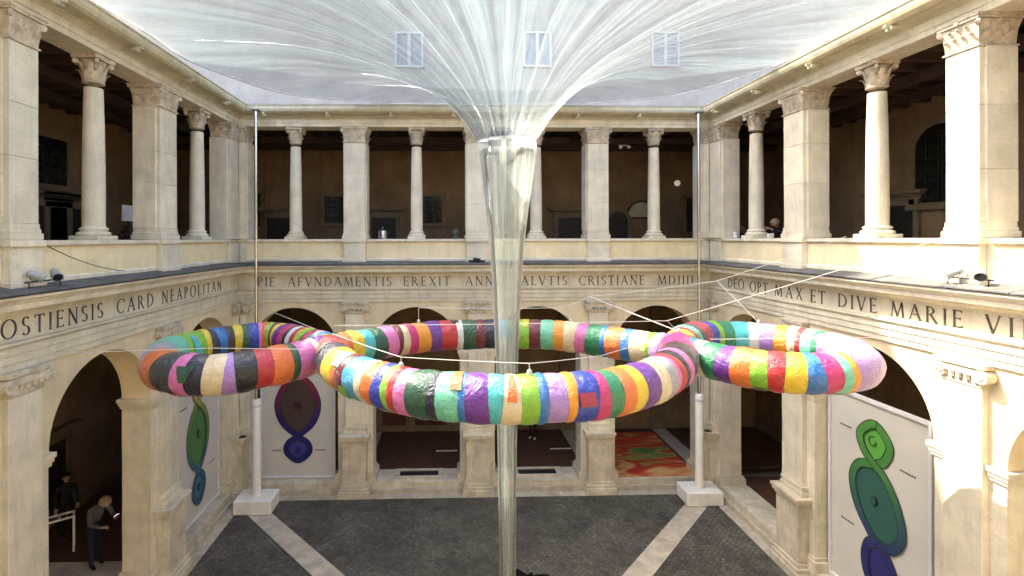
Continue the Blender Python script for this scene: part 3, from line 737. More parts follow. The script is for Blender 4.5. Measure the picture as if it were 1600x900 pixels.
# ------------------------------------------------------------------ posters standing in the arches
grad('ink_back', [(0, (.004, .004, .10)), (.45, (.02, .006, .12)), (.62, (.10, .008, .05)), (1, (.28, .015, .02))], 1.1, 4.2)
grad('ink_left', [(0, (.012, .07, .16)), (.33, (.02, .10, .16)), (.40, (.05, .13, .06)), (.72, (.12, .20, .05)), (.84, (.42, .30, .05)), (1, (.45, .30, .05))], 1.0, 4.6)
grad('ink_right', [(0, (.018, .018, .12)), (.30, (.018, .018, .12)), (.55, (.03, .09, .07)), (.75, (.05, .18, .04)), (1, (.07, .22, .04))], .6, 4.6)
def flat(name, c):
    m = bpy.data.materials.new(name); m.use_nodes = True; MATS[name] = m
    m.node_tree.nodes['Principled BSDF'].inputs['Base Color'].default_value = (*c, 1); m.node_tree.nodes['Principled BSDF'].inputs['Roughness'].default_value = .5
for n_, c_ in (('ink_brown', (.055, .030, .026)), ('ink_redsq', (.05, .004, .006)), ('ink_blue', (.012, .016, .14)), ('ink_ltblue', (.03, .035, .22)), ('ink_green', (.055, .16, .045)), ('ink_cyan', (.03, .14, .22)),
               ('ink_yellow', (.42, .29, .06)), ('ink_lime', (.10, .32, .05)), ('ink_teal', (.025, .095, .075)), ('ink_line', (.012, .03, .02)), ('ink_violet', (.022, .02, .13))): flat(n_, c_)
def blob(cx, cz, w, h, kind='ellipse', tilt=0.0, n=48):
    pts = []
    for k in range(n):
        a = 2 * math.pi * k / n; x = math.cos(a); z = math.sin(a)
        if kind == 'drop':
            z = 1 - 2 * abs(k / n * 2 - 1); x = (1 - abs(z) ** 2.1) * (1 if k < n / 2 else -1)
        elif kind == 'egg': x *= 1 - .18 * z
        x *= w / 2; z *= h / 2
        pts.append((cx + x * math.cos(tilt) - z * math.sin(tilt), cz + x * math.sin(tilt) + z * math.cos(tilt)))
    return pts
def caption(par, u, z, v, w=.32):
    q = MB(); x = u - w / 2; rr = random.Random(int(z * 100) + int(u * 77))
    while x < u + w / 2:
        l = rr.uniform(.03, .07); q.box(x, x + l, v - .004, v, z - .02, z + .02); x += l + .015
    q.build('caption', 'caption', par)
def poster(loc, rz, label, shapes, caps, z0=.40, z1=5.10):
    e = empty('poster_panel', loc, rz); tag(e, label, 'poster', 'posters standing in the arches')
    hw = 1.30
    q = MB(); q.box(-hw + .06, hw - .06, .0, .05, z0 + .06, z1 - .06); q.build('panel', 'panel_print', e)
    q = MB()
    q.bbox(-hw, -hw + .07, -.05, .06, z0, z1, .008); q.bbox(hw - .07, hw, -.05, .06, z0, z1, .008); q.bbox(-hw + .07, hw - .07, -.05, .06, z0, z0 + .08, .008); q.bbox(-hw + .07, hw - .07, -.05, .06, z1 - .08, z1, .008)
    q.build('frame', 'white_frame', e)
    for i, (m, pts) in enumerate(shapes):
        q = MB(); q.poly(pts, -.003 - .0025 * i, -.001); q.build('printed_shape', m, e)
    for u, z in caps: caption(e, u, z, -.001)
    return e
def ringed(ink, fill, cx, cz, w, h, kind, tilt, bd, line='ink_line'):
    return [(line, blob(cx, cz, w + .05, h + .05, kind, tilt)), (ink, blob(cx, cz, w, h, kind, tilt)), (line, blob(cx, cz, w - 2 * bd + .04, h - 2 * bd + .04, kind, tilt)), (fill, blob(cx, cz, w - 2 * bd, h - 2 * bd, kind, tilt))]
def chain(pts, ink, wd=.15, line='ink_line'):
    """closed ribbon through the points: dark outline below, coloured band above"""
    n = len(pts); c = []
    for i in range(n):
        a, b, c_, d = (Vector(pts[(i + k) % n]) for k in (-1, 0, 1, 2))
        for k in range(8):
            t = k / 8
            c.append(.5 * (2 * b + (c_ - a) * t + (2 * a - 5 * b + 4 * c_ - d) * t * t + (3 * b - a - 3 * c_ + d) * t ** 3))
    c.append(c[0].copy()); c.append(c[1].copy())
    out = []
    for m, w in ((line, wd + .045), (ink, wd)):
        L_ = []
        for i in range(len(c)):
            t = (c[min(i + 1, len(c) - 1)] - c[max(i - 1, 0)]).normalized(); nn = Vector((-t.y, t.x)) * (w / 2); L_.append((c[i] + nn, c[i] - nn))
        out.append((m, L_))
    return out
def chain_poster(loc, rz, label, fills, pts, ink, marks, caps, wd=.15):
    e = poster(loc, rz, label, fills, caps)
    for j, (m, L_) in enumerate(chain(pts, ink, wd)):
        b = MB(); v = -.016 - .0015 * j; n = len(L_)
        vs_ = [(p.x, v - .02 * i_ / n, p.y) for i_, pr in enumerate(L_) for p in pr]
        b.add(vs_, [(2 * i, 2 * i + 1, (2 * i + 3) % (2 * n), (2 * i + 2) % (2 * n)) for i in range(n - 1)]); b.build('printed_band', m, e)
    for j, (m, pt) in enumerate(marks):
        q = MB(); q.poly(pt, -.045 - .0025 * j, -.001); q.build('printed_shape', m, e)
    return e
chain_poster((-1.5 * S + .04, D + .32, 0), 0, 'poster with brown drop above a blue ring, in the left rear arch',
    [('ink_brown', blob(0, 2.92, 1.34, 2.1, 'drop')), ('ink_ltblue', blob(0, 1.38, .62, .72, 'egg')), ('ink_yellow', blob(0, 4.3, .3, .4))],
    [(0, 4.02), (.48, 3.58), (.70, 2.95), (.52, 2.33), (0, 1.86), (-.33, 1.62), (-.38, 1.30), (0, 1.02), (.38, 1.30), (.33, 1.62), (0, 1.86), (-.52, 2.33), (-.70, 2.95), (-.48, 3.58), (0, 4.02), (.2, 4.25), (0, 4.55), (-.2, 4.25)], 'ink_back',
    [('ink_redsq', [(-.12, 2.80), (.12, 2.80), (.12, 3.04), (-.12, 3.04)]), ('ink_blue', blob(0, 1.36, .2, .26))], [(-.75, 1.36), (.75, 1.36)], .17)
chain_poster((-H - .32, YS + 1.5 * S + .1, 0), R(90), 'poster with yellow, green and blue loops, in the left wing by the corner',
    [('ink_yellow', blob(.03, 4.3, .4, .7)), ('ink_green', blob(0, 2.85, 1.05, 1.85, 'ellipse', -.12)), ('ink_cyan', blob(.03, 1.30, .5, .75))],
    [(.03, 4.78), (.28, 4.4), (.2, 4.05), (-.02, 3.86), (-.42, 3.35), (-.56, 2.75), (-.40, 2.2), (.03, 1.78), (.32, 1.5), (.3, 1.1), (.03, .85), (-.26, 1.1), (-.24, 1.5), (.03, 1.78), (.42, 2.3), (.56, 2.95), (.36, 3.5), (-.02, 3.86), (-.22, 4.1), (-.22, 4.45)], 'ink_left',
    [('ink_line', blob(.0, 2.9, .14, .24)), ('ink_green', blob(.0, 2.9, .08, .16)), ('ink_line', blob(.03, 1.3, .14, .22)), ('ink_cyan', blob(.03, 1.3, .09, .16))], [(.85, 1.7), (-.8, 3.9)], .14)
chain_poster((H + .32, YS + .5 * S + .12, 0), R(-90), 'large poster with green, teal and violet loops, in the sunlit right wing',
    [('ink_lime', blob(0, 4.18, .62, .74)), ('ink_teal', blob(.03, 2.82, 1.12, 1.62, 'ellipse', .30)), ('ink_violet', blob(.12, 1.38, .66, 1.0))],
    [(0, 4.58), (.36, 4.25), (.25, 3.86), (-.02, 3.68), (-.42, 3.52), (-.60, 3.1), (-.46, 2.55), (-.12, 2.1), (.05, 1.97), (.34, 1.75), (.5, 1.3), (.2, .85), (-.12, 1.0), (-.26, 1.4), (-.18, 1.82), (.05, 1.97), (.42, 2.03), (.66, 2.45), (.56, 2.98), (.28, 3.48), (-.02, 3.70), (-.28, 3.93), (-.36, 4.28)], 'ink_right',
    [('ink_line', blob(0, 2.86, .13, .22)), ('ink_teal', blob(0, 2.86, .08, .15)), ('ink_line', blob(-.05, 4.2, .14, .2)), ('ink_lime', blob(-.02, 4.2, .12, .16))], [(-.80, 4.25), (.75, 3.85), (-.78, 2.0)], .16)

# ------------------------------------------------------------------ the patchwork ring chain
PAL = {'lime': (.27, .55, .03), 'mint': (.20, .62, .42), 'silver': (.42, .42, .46), 'orange': (.80, .20, .025), 'charcoal': (.035, .035, .042), 'pink': (.76, .21, .48), 'navy': (.006, .008, .04), 'cream': (.80, .66, .42),
       'lavender': (.45, .27, .62), 'black': (.008, .008, .012), 'red': (.55, .012, .022), 'dkgreen': (.008, .10, .045), 'purple': (.16, .02, .30), 'yellow': (.85, .60, .02), 'turq': (.09, .55, .55), 'brown': (.055, .022, .018),
       'white': (.78, .76, .72), 'magenta': (.62, .015, .18), 'maroon': (.18, .008, .02), 'green': (.02, .26, .11), 'blue': (.012, .045, .42), 'cyan': (.07, .40, .62), 'sky': (.03, .20, .52), 'crimson': (.42, .01, .06), 'amber': (.85, .36, .015)}
for k, c in PAL.items():
    c = tuple(.74 * x_ ** 1.10 for x_ in c); m = mat('patch_' + k, c, .42, .14, 9, .0, 20, spec=.5, coat=.35)
    t = m.node_tree; N = t.nodes; L = t.links; b = N['Principled BSDF']
    b.inputs['Coat Roughness'].default_value = .3; b.inputs['Sheen Weight'].default_value = .1
    g_ = N.new('ShaderNodeNewGeometry')
    n1 = N.new('ShaderNodeTexNoise'); n1.inputs['Scale'].default_value = 4.5; n1.inputs['Detail'].default_value = 6; n1.inputs['Roughness'].default_value = .6; n1.inputs['Distortion'].default_value = 1.4
    vo = N.new('ShaderNodeTexVoronoi'); vo.feature = 'DISTANCE_TO_EDGE'; vo.inputs['Scale'].default_value = 8
    dis = N.new('ShaderNodeMixRGB'); dis.blend_type = 'ADD'; dis.inputs[0].default_value = .18
    L.new(g_.outputs['Position'], n1.inputs['Vector']); L.new(g_.outputs['Position'], dis.inputs[1]); L.new(n1.outputs['Color'], dis.inputs[2]); L.new(dis.outputs[0], vo.inputs['Vector'])
    pw = N.new('ShaderNodeMath'); pw.operation = 'MINIMUM'; pw.inputs[1].default_value = .12; L.new(vo.outputs['Distance'], pw.inputs[0])
    b1 = N.new('ShaderNodeBump'); b1.inputs['Strength'].default_value = .7; b1.inputs['Distance'].default_value = .06; L.new(n1.outputs['Fac'], b1.inputs['Height'])
    b2 = N.new('ShaderNodeBump'); b2.inputs['Strength'].default_value = .45; b2.inputs['Distance'].default_value = .05; L.new(pw.outputs[0], b2.inputs['Height']); L.new(b1.outputs[0], b2.inputs['Normal'])
    L.new(b2.outputs[0], b.inputs['Normal']); L.new(b2.outputs[0], b.inputs['Coat Normal'])
ZR = 6.64; TR = .304
CP = [(-6.10, 9.0, 0), (-5.62, 8.0, 0), (-4.75, 7.62, 0), (-3.95, 8.02, .01), (-3.2, 8.92, .03), (-2.45, 9.70, .01), (-1.4, 10.45, 0), (0, 10.68, 0), (1.4, 10.45, 0), (2.6, 9.75, -.05), (3.3, 8.9, -.03),
      (3.95, 7.9, -.04), (4.8, 7.38, 0), (5.75, 7.75, 0), (6.27, 8.8, 0), (5.75, 9.85, 0), (4.8, 10.25, 0), (3.95, 9.75, .05), (3.3, 8.9, .05), (2.6, 7.65, .02), (1.4, 6.65, 0), (0, 6.36, 0), (-1.4, 6.65, 0), (-2.6, 7.75, .0), (-3.2, 8.92, .05),
      (-3.95, 9.9, 0), (-4.75, 10.5, 0), (-5.6, 10.05, 0)]
def catmull(P, i, t):
    n = len(P); a, b, c, d = (Vector(P[(i + k) % n]) for k in (-1, 0, 1, 2))
    return .5 * (2 * b + (c - a) * t + (2 * a - 5 * b + 4 * c - d) * t * t + (3 * b - a - 3 * c + d) * t ** 3)
SUB = 16; CURVE = []; KN = []
for i in range(len(CP)):
    KN.append(len(CURVE))
    for k in range(SUB): CURVE.append(catmull(CP, i, k / SUB) + Vector((0, 0, ZR)))
ARC = [0]
for i in range(len(CURVE)): ARC.append(ARC[-1] + (CURVE[(i + 1) % len(CURVE)] - CURVE[i]).length)
TOT = ARC[-1]
def on_curve(s):
    s = s % TOT; lo, hi = 0, len(CURVE)
    while hi - lo > 1:
        m = (lo + hi) // 2
        if ARC[m] <= s: lo = m
        else: hi = m
    f = (s - ARC[lo]) / (ARC[lo + 1] - ARC[lo]); a = CURVE[lo]; b = CURVE[(lo + 1) % len(CURVE)]
    return a.lerp(b, f)
def frame_at(s):
    p = on_curve(s); t = (on_curve(s + .04) - on_curve(s - .04)).normalized(); sd_ = t.cross(Vector((0, 0, 1))).normalized(); up = sd_.cross(t).normalized()
    return p, sd_, up
seqs = [  # one list per strand, going round the chain from the left end
 'lime:.7 mint silver orange charcoal pink navy:1.1 cream lavender black:1.1 red orange:1.1 dkgreen:.7 pink:.9 cream:.6 purple dkgreen:.8',
 'green:.6 orange:.9 yellow:.7 turq:1.0 dkgreen pink maroon:.5 cream:.6 magenta:.7 amber:1.2 purple red:1.3 white:.5 dkgreen:1.3 maroon:.5 navy:1.1 cyan:.6 green lime:.9 maroon:1.0 mint:.9 amber:.9 cream:1.0 pink:.8 green:1.0 sky:.6 orange:1.0 sky:.8 cream:1.2 lime:.5 lavender:.6 blue:.9',
 'sky:.5 white:.8 green:.9 purple:1.1 orange:1.2 lime:1.1 red:.9 yellow:1.2 sky:1.1 magenta:1.0 mint:.8 amber:1.3',
 'pink:.7 green:.6 mint:.6 red:.6 cream:.5 amber:.9 lavender:1.0 white:.8 turq:1 green:1.1 lime:.6 blue:1.2 crimson:1.2 charcoal:.9 mint:.8 red:1.0 lime:.6 yellow:.5',
 'blue:.9 magenta:.6 brown:.5 pink:.8 black:.6 red:.8 pink:.7 silver:.5 cream:1.6 purple:.8 yellow:1.2 orange:.8 green:1.0 magenta:1.1 blue:1.2 amber:.7 lavender:1.6 sky:.5 lime:1.7 cream:1.1 turq:1.1 purple:1.2 sky:1.0 mint:1.3 navy:.7 dkgreen:1.4 pink:.8 red:.7 lime:.7 blue:1.1 orange:.8 cream:.7 cyan:.8 maroon:.7 orange:.6 yellow:1.1 navy:.6 red:.8',
 'green:.6 blue:.9 mint:.7 magenta:.8 dkgreen:.5 lime:.8 yellow:.8 crimson:.7 white:1.0 black:.4 magenta:1.3 purple:.7 yellow:.5 maroon:.6 lime:.8 orange:.5 pink:.5 blue:.9 dkgreen:.9 yellow:.6 brown:1.0 sky:.9 charcoal:.7 yellow:.6']
ends = [0, 4, 10, 14, 18, 24, 28]
def s_px(px, k0, k1):      # arc position on a strand whose middle line appears at photo column px
    best = None
    for i in range(KN[k0], KN[k1]):
        d = CURVE[i] - Vector((CAMX, 0, EYE)); yc = -d.x * math.sin(-.026) + d.y * math.cos(-.026); xc = d.x * math.cos(-.026) + d.y * math.sin(-.026)
        e = abs(721.36 + 755.66 * xc / yc - px)
        if best is None or e < best[0]: best = (e, ARC[i])
    return best[1]
PXB = {0: [('lime', 0), ('mint', 0), ('silver', 0), ('orange', 251), ('charcoal', 266), ('pink', 288), ('navy', 306), ('cream', 327), ('lavender', 350), ('black', 370), ('red', 392), ('orange', 418), ('dkgreen', 443), ('pink', 457), ('cream', 477), ('purple', 490), ('dkgreen', 506)],
       2: [('sky', 0), ('white', 1090), ('green', 1109), ('purple', 1127), ('orange', 1150), ('lime', 1180), ('red', 1205), ('yellow', 1225), ('sky', 1253), ('magenta', 1276), ('mint', 1294), ('amber', 1303), ('lavender', 1314), ('green', 1319), ('mint', 1323)],
       4: [('blue', 0), ('magenta', 1064), ('brown', 1058), ('pink', 1052), ('black', 1046), ('red', 1041), ('pink', 1035), ('silver', 1028), ('cream', 1021), ('purple', 1002), ('yellow', 986), ('orange', 970), ('green', 955), ('magenta', 938), ('blue', 915), ('amber', 890), ('lavender', 877), ('sky', 850), ('lime', 840), ('cream', 806), ('turq', 783), ('purple', 765), ('sky', 737), ('mint', 718), ('navy', 691), ('dkgreen', 677), ('pink', 654), ('red', 638), ('lime', 625), ('blue', 618), ('orange', 600), ('cream', 588), ('cyan', 578), ('maroon', 562), ('orange', 550), ('yellow', 540), ('navy', 530), ('red', 522)]}
ringo = empty('ring_sculpture', (0, 8.6, ZR)); tag(ringo, 'suspended chain of three loops wrapped in many bright fabric bands', 'sculpture')
NA = 26; segs = []
for k, sq in enumerate(seqs):
    s0 = ARC[KN[ends[k]]]; s1 = ARC[KN[27] + 7] if ends[k + 1] == 28 else ARC[KN[ends[k + 1]]]
    if k == 0: s0 = ARC[KN[27] + 7] - TOT
    if k in PXB:
        it = PXB[k]; st = [s_px(px_, ends[k], ends[k + 1]) if px_ else None for _, px_ in it]; st[0] = s0
        nz_ = next(i for i in range(1, len(st)) if st[i] is not None)
        for i in range(1, nz_): st[i] = s0 + (st[nz_] - s0) * i / nz_
        st.append(s1)
        for i, (c_, _) in enumerate(it):
            if st[i + 1] - st[i] > .02: segs.append((c_, st[i], st[i + 1]))
            else: st[i + 1] = st[i]
        continue
    it = [(x.split(':')[0], float(x.split(':')[1]) if ':' in x else 1.0) for x in sq.split()]; tw = sum(w_ for _, w_ in it); s = s0
    for c_, w_ in it:
        e_ = s + (s1 - s0) * w_ / tw; segs.append((c_, s, e_)); s = e_
rs = random.Random(11)
slant = [(rs.uniform(0, .045), rs.uniform(0, 6.28)) for _ in segs]
org = Vector((0, 8.6, ZR))
def wrap_r(s, a): return TR * (1 + .018 * math.sin(3 * a + 5 * s) + .016 * math.sin(9 * s + 2 * a))
for i, (c_, s0, s1) in enumerate(segs):
    b = MB(); n = max(3, int((s1 - s0) / .07)); j = (i + 1) % len(segs); vs_ = []
    lift = .004 + .006 * (i % 2)
    for r_ in range(n + 1):
        f = r_ / n
        for k in range(NA):
            a = 2 * math.pi * k / NA
            sa = s0 + slant[i][0] * math.sin(a + slant[i][1]) - .012; sb = s1 + slant[j][0] * math.sin(a + slant[j][1]) + .012
            s = sa + (sb - sa) * f
            p, sd_, up = frame_at(s)
            rad = wrap_r(s, a) + lift + .014 * math.sin(math.pi * f) ** .5 + rs.uniform(-.003, .003)
            vs_.append(p + sd_ * (rad * math.cos(a)) + up * (rad * math.sin(a)) - org)
    b.add(vs_, [(r_ * NA + k, r_ * NA + (k + 1) % NA, (r_ + 1) * NA + (k + 1) % NA, (r_ + 1) * NA + k) for r_ in range(n) for k in range(NA)], True)
    b.build('fabric_band', 'patch_' + c_, ringo, sharp=1.5)
# odd patches stuck over the bands
keys = list(PAL)
for _ in range(46):
    s = rs.uniform(0, TOT); a0 = rs.uniform(0, 6.28); da = rs.uniform(.5, 1.3); ds = rs.uniform(.06, .13); b = MB(); vs_ = []; n = 4; m_ = 8
    sk = rs.uniform(-.06, .06); tp = rs.uniform(.2, 1.0)
    for r_ in range(n + 1):
        for k in range(m_ + 1):
            a = a0 + da * k / m_; wv = tp + (1 - tp) * k / m_
            q = s + (r_ / n - .5) * 2 * ds * wv + sk * k / m_
            p, sd_, up = frame_at(q); rad = wrap_r(q, a) + .030
            vs_.append(p + sd_ * (rad * math.cos(a)) + up * (rad * math.sin(a)) - org)
    b.add(vs_, [(r_ * (m_ + 1) + k, r_ * (m_ + 1) + k + 1, (r_ + 1) * (m_ + 1) + k + 1, (r_ + 1) * (m_ + 1) + k) for r_ in range(n) for k in range(m_)], True)
    b.build('fabric_patch', 'patch_' + rs.choice(keys), ringo, sharp=1.5)
# inner tube that carries the bands
q = MB(); q.tube([CURVE[i] - org for i in range(0, len(CURVE), 4)] + [CURVE[0] - org], TR * .94, 14, cap=False); q.build('core_tube', 'patch_charcoal', ringo)

# ------------------------------------------------------------------ ropes
def rope(pts, label, r=.014, sag=.0, knots=()):
    path = []
    for a, b in zip(pts[:-1], pts[1:]):
        a = Vector(a); b = Vector(b); n = 12
        for k in range(n):
            f = k / n; path.append(a.lerp(b, f) - Vector((0, 0, sag * 4 * f * (1 - f) * (b - a).length)))
    path.append(Vector(pts[-1]))
    q = MB(); r *= .44; q.tube(path, r, 6)
    for kn in knots: q.lathe([(.0, -.05), (.035, -.03), (.04, 0), (.03, .04), (0, .06)], kn, 8, cap=False)
    o = q.build('rope', 'rope'); tag(o, label, 'rope', 'ropes holding the ring sculpture')
    return o
def rtop(x, strand):      # top of the tube nearest to x on a strand (knot index range)
    a, b = strand; best = min((CURVE[i] for i in range(KN[a], KN[b] if b < 28 else len(CURVE))), key=lambda p: abs(p.x - x))
    return best + Vector((0, 0, TR + .03))
bigfar, bignear, lnear, lfar, rfar, rnear = (4, 10), (18, 24), (0, 4), (24, 28), (14, 18), (10, 14)
# far strand hangs from a taut line
f1 = rtop(at_y(657, 500, 10.5).x, bigfar); f2 = rtop(at_y(887, 500, 10.5).x, bigfar)
n1 = f1 + Vector((0, 0, .30)); n2 = at_y(880, 481, f2.y); n0 = at_x(440, 470, -H + .2); 
n3 = at_y(921, 464, 11.2); n4 = at_y(1120, 440, 10.6); wr = at_x(1322, 371, H - .05)
rope([n1, f1], 'short white rope from far loop up into the second rear arch', .018, knots=(tuple(f1),))
rope([n1, n2, n3, n4, wr], 'white rope line rising from the far loop to the right loggia parapet', .016, .006)
rope([n2, f2], 'short white rope at the far loop just right of the water tube', .018, knots=(tuple(f2),))
cR = Vector((3.3, 8.9, ZR + TR + .07)); rope([n3, cR], 'thick white rope slanting down to the right crossing of the chain', .022, knots=(tuple(cR),))
rf = rtop(at_y(1178, 510, 10.2).x, rfar); rope([n4, rf], 'thick white rope slanting down onto the right loop', .024, knots=(tuple(rf),))
k1 = at_y(1042, 502, 8.9); wr2 = at_x(1490, 369, H - .08)
fl = at_y(522, 508, 9.4)
rope([fl, k1, wr2], 'long white line over the middle loop up to the near right pillar', .013, .003)
rope([k1, cR + Vector((.0, 0, -.02))], 'short upright rope above the right crossing of the chain', .014)
lf = rtop(at_y(500, 505, 9.8).x, lfar); rope([at_x(385, 470, -H + .06), lf], 'white rope from the left rear corner down to the left loop', .018)
a1 = at_x(-60, 541, -H + .03); lc = Vector((-3.12, 8.95, ZR + TR + .07))
l1 = rtop(-5.2, lnear); l1.z -= .02; a1 = Vector((-H + .05, at_x(-60, 541, -H).y, at_x(0, 541, -H).z))
rope([a1, at_y(330, 543, 7.35), at_y(470, 545, 7.7)], 'taut white rope running left from the left loop to the left wall', .013)
g1 = rtop(at_y(630, 570, 7.2).x, bignear); g2 = rtop(at_y(823, 585, 6.4).x, bignear)
h1 = g1 + Vector((0, 0, .12)); h2 = g2 + Vector((0, 0, .13)); h3 = at_y(940, 556, 7.6)
rope([lc, h1, h2, h3, cR], 'slack white rope along the near side of the middle loop', .013, .004)
rope([h1, g1], 'short white rope tied on the near loop left of the tube', .016, knots=(tuple(g1),)); rope([h2, g2], 'short white rope tied on the near loop right of the tube', .018, knots=(tuple(g2),))
rr1 = at_x(1378, 528, H - .02); rope([at_y(1110, 531, 7.3), at_y(1300, 530, 7.3) , Vector((H - .02, at_x(1400, 528, H).y, at_x(1400, 528, H).z))], 'taut white rope running right from the right loop to the right wall', .012)

# ------------------------------------------------------------------ film canopy with water funnel
def film_mat(name, tr, tl, streak_scale, base=(.86, .92, .94), outer=0):
    m = bpy.data.materials.new(name); m.use_nodes = True; MATS[name] = m
    t = m.node_tree; N = t.nodes; L = t.links; N.clear()
    out = N.new('ShaderNodeOutputMaterial')
    tc = N.new('ShaderNodeTexCoord'); sp = N.new('ShaderNodeSeparateXYZ'); L.new(tc.outputs['Object'], sp.inputs[0])
    an = N.new('ShaderNodeMath'); an.operation = 'ARCTAN2'; L.new(sp.outputs['Y'], an.inputs[0]); L.new(sp.outputs['X'], an.inputs[1])
    cx = N.new('ShaderNodeMath'); cx.operation = 'COSINE'; L.new(an.outputs[0], cx.inputs[0]); sx = N.new('ShaderNodeMath'); sx.operation = 'SINE'; L.new(an.outputs[0], sx.inputs[0])
    ln = N.new('ShaderNodeVectorMath'); ln.operation = 'LENGTH'; L.new(tc.outputs['Object'], ln.inputs[0])
    cb = N.new('ShaderNodeCombineXYZ')
    for src, dst, k in ((cx, 0, streak_scale), (sx, 1, streak_scale)):
        mm = N.new('ShaderNodeMath'); mm.operation = 'MULTIPLY'; mm.inputs[1].default_value = k; L.new(src.outputs[0], mm.inputs[0]); L.new(mm.outputs[0], cb.inputs[dst])
    mm = N.new('ShaderNodeMath'); mm.operation = 'MULTIPLY'; mm.inputs[1].default_value = .28; L.new(ln.outputs['Value'], mm.inputs[0]); L.new(mm.outputs[0], cb.inputs[2])
    n1 = N.new('ShaderNodeTexNoise'); n1.inputs['Scale'].default_value = 1; n1.inputs['Detail'].default_value = 10; n1.inputs['Roughness'].default_value = .74; n1.inputs['Distortion'].default_value = .45
    L.new(cb.outputs[0], n1.inputs['Vector'])
    r1 = N.new('ShaderNodeValToRGB'); r1.color_ramp.elements[0].position = .38; r1.color_ramp.elements[1].position = .66
    L.new(n1.outputs['Fac'], r1.inputs['Fac'])
    n2 = N.new('ShaderNodeTexNoise'); n2.inputs['Scale'].default_value = 26; n2.inputs['Detail'].default_value = 3; L.new(tc.outputs['Object'], n2.inputs['Vector'])
    dr = N.new('ShaderNodeValToRGB'); dr.color_ramp.elements[0].position = .67; dr.color_ramp.elements[1].position = .72; L.new(n2.outputs['Fac'], dr.inputs['Fac'])
    mxm = N.new('ShaderNodeMath'); mxm.operation = 'MAXIMUM'; L.new(r1.outputs[0], mxm.inputs[0]); L.new(dr.outputs[0], mxm.inputs[1])
    fac = N.new('ShaderNodeMapRange'); fac.inputs['To Min'].default_value = tr[0]; fac.inputs['To Max'].default_value = tr[1]; L.new(mxm.outputs[0], fac.inputs['Value'])
    fo = fac.outputs[0]
    if outer:  # opacity added towards the rim to lighten film lying in the attic's shade
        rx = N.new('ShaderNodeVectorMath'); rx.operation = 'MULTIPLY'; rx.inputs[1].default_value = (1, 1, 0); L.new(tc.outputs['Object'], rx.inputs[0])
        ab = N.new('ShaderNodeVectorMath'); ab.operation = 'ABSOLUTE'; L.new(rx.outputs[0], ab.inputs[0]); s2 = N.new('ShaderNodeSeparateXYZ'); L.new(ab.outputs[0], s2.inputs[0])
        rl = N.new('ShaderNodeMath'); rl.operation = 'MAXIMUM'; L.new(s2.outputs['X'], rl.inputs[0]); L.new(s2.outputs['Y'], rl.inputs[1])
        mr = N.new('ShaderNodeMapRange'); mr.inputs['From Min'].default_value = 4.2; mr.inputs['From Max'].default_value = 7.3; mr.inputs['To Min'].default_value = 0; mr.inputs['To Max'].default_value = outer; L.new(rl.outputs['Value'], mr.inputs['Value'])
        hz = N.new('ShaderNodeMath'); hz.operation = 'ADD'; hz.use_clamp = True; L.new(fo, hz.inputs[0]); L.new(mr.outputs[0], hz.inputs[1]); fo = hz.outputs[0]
    tp = N.new('ShaderNodeBsdfTransparent'); tp.inputs[0].default_value = (.95, .975, .97, 1)
    tlb = N.new('ShaderNodeBsdfTranslucent'); tlb.inputs[0].default_value = (*base, 1)
    df = N.new('ShaderNodeBsdfDiffuse'); df.inputs[0].default_value = (*base, 1)
    ms = N.new('ShaderNodeMixShader'); ms.inputs[0].default_value = tl; L.new(tlb.outputs[0], ms.inputs[1]); L.new(df.outputs[0], ms.inputs[2])
    m1 = N.new('ShaderNodeMixShader'); L.new(fo, m1.inputs[0]); L.new(tp.outputs[0], m1.inputs[1]); L.new(ms.outputs[0], m1.inputs[2])
    gl = N.new('ShaderNodeBsdfGlossy'); gl.inputs['Roughness'].default_value = .14
    bp = N.new('ShaderNodeBump'); bp.inputs['Strength'].default_value = .35; bp.inputs['Distance'].default_value = .08; L.new(n1.outputs['Fac'], bp.inputs['Height']); L.new(bp.outputs[0], gl.inputs['Normal'])
    lw = N.new('ShaderNodeLayerWeight'); lw.inputs['Blend'].default_value = .25; L.new(bp.outputs[0], lw.inputs['Normal'])
    fm = N.new('ShaderNodeMath'); fm.operation = 'MULTIPLY'; fm.inputs[1].default_value = .42; L.new(lw.outputs['Fresnel'], fm.inputs[0])
    m2 = N.new('ShaderNodeMixShader'); L.new(fm.outputs[0], m2.inputs[0]); L.new(m1.outputs[0], m2.inputs[1]); L.new(gl.outputs[0], m2.inputs[2])
    L.new(m2.outputs[0], out.inputs['Surface'])
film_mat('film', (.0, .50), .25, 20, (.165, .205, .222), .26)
film_mat('tube_film', (.14, .52), .35, 5, (.72, .745, .72))
FC = Vector((0.05, D - H, 0)); ZE = 13.26; AF = 1.017
can = empty('water_canopy', (FC.x, FC.y, 0)); tag(can, 'clear sagging plastic film over the court with central water funnel and tube', 'canopy')
b = MB(); NAf = 192; rows = []
rad = [.52, .60, .70, .82, .96, 1.15, 1.4, 1.7, 2.1, 2.6, 3.2, 3.9, 4.7, 5.5, 6.3, 7.0, 7.6, 8.0]
for k in range(NAf):
    a = 2 * math.pi * k / NAf
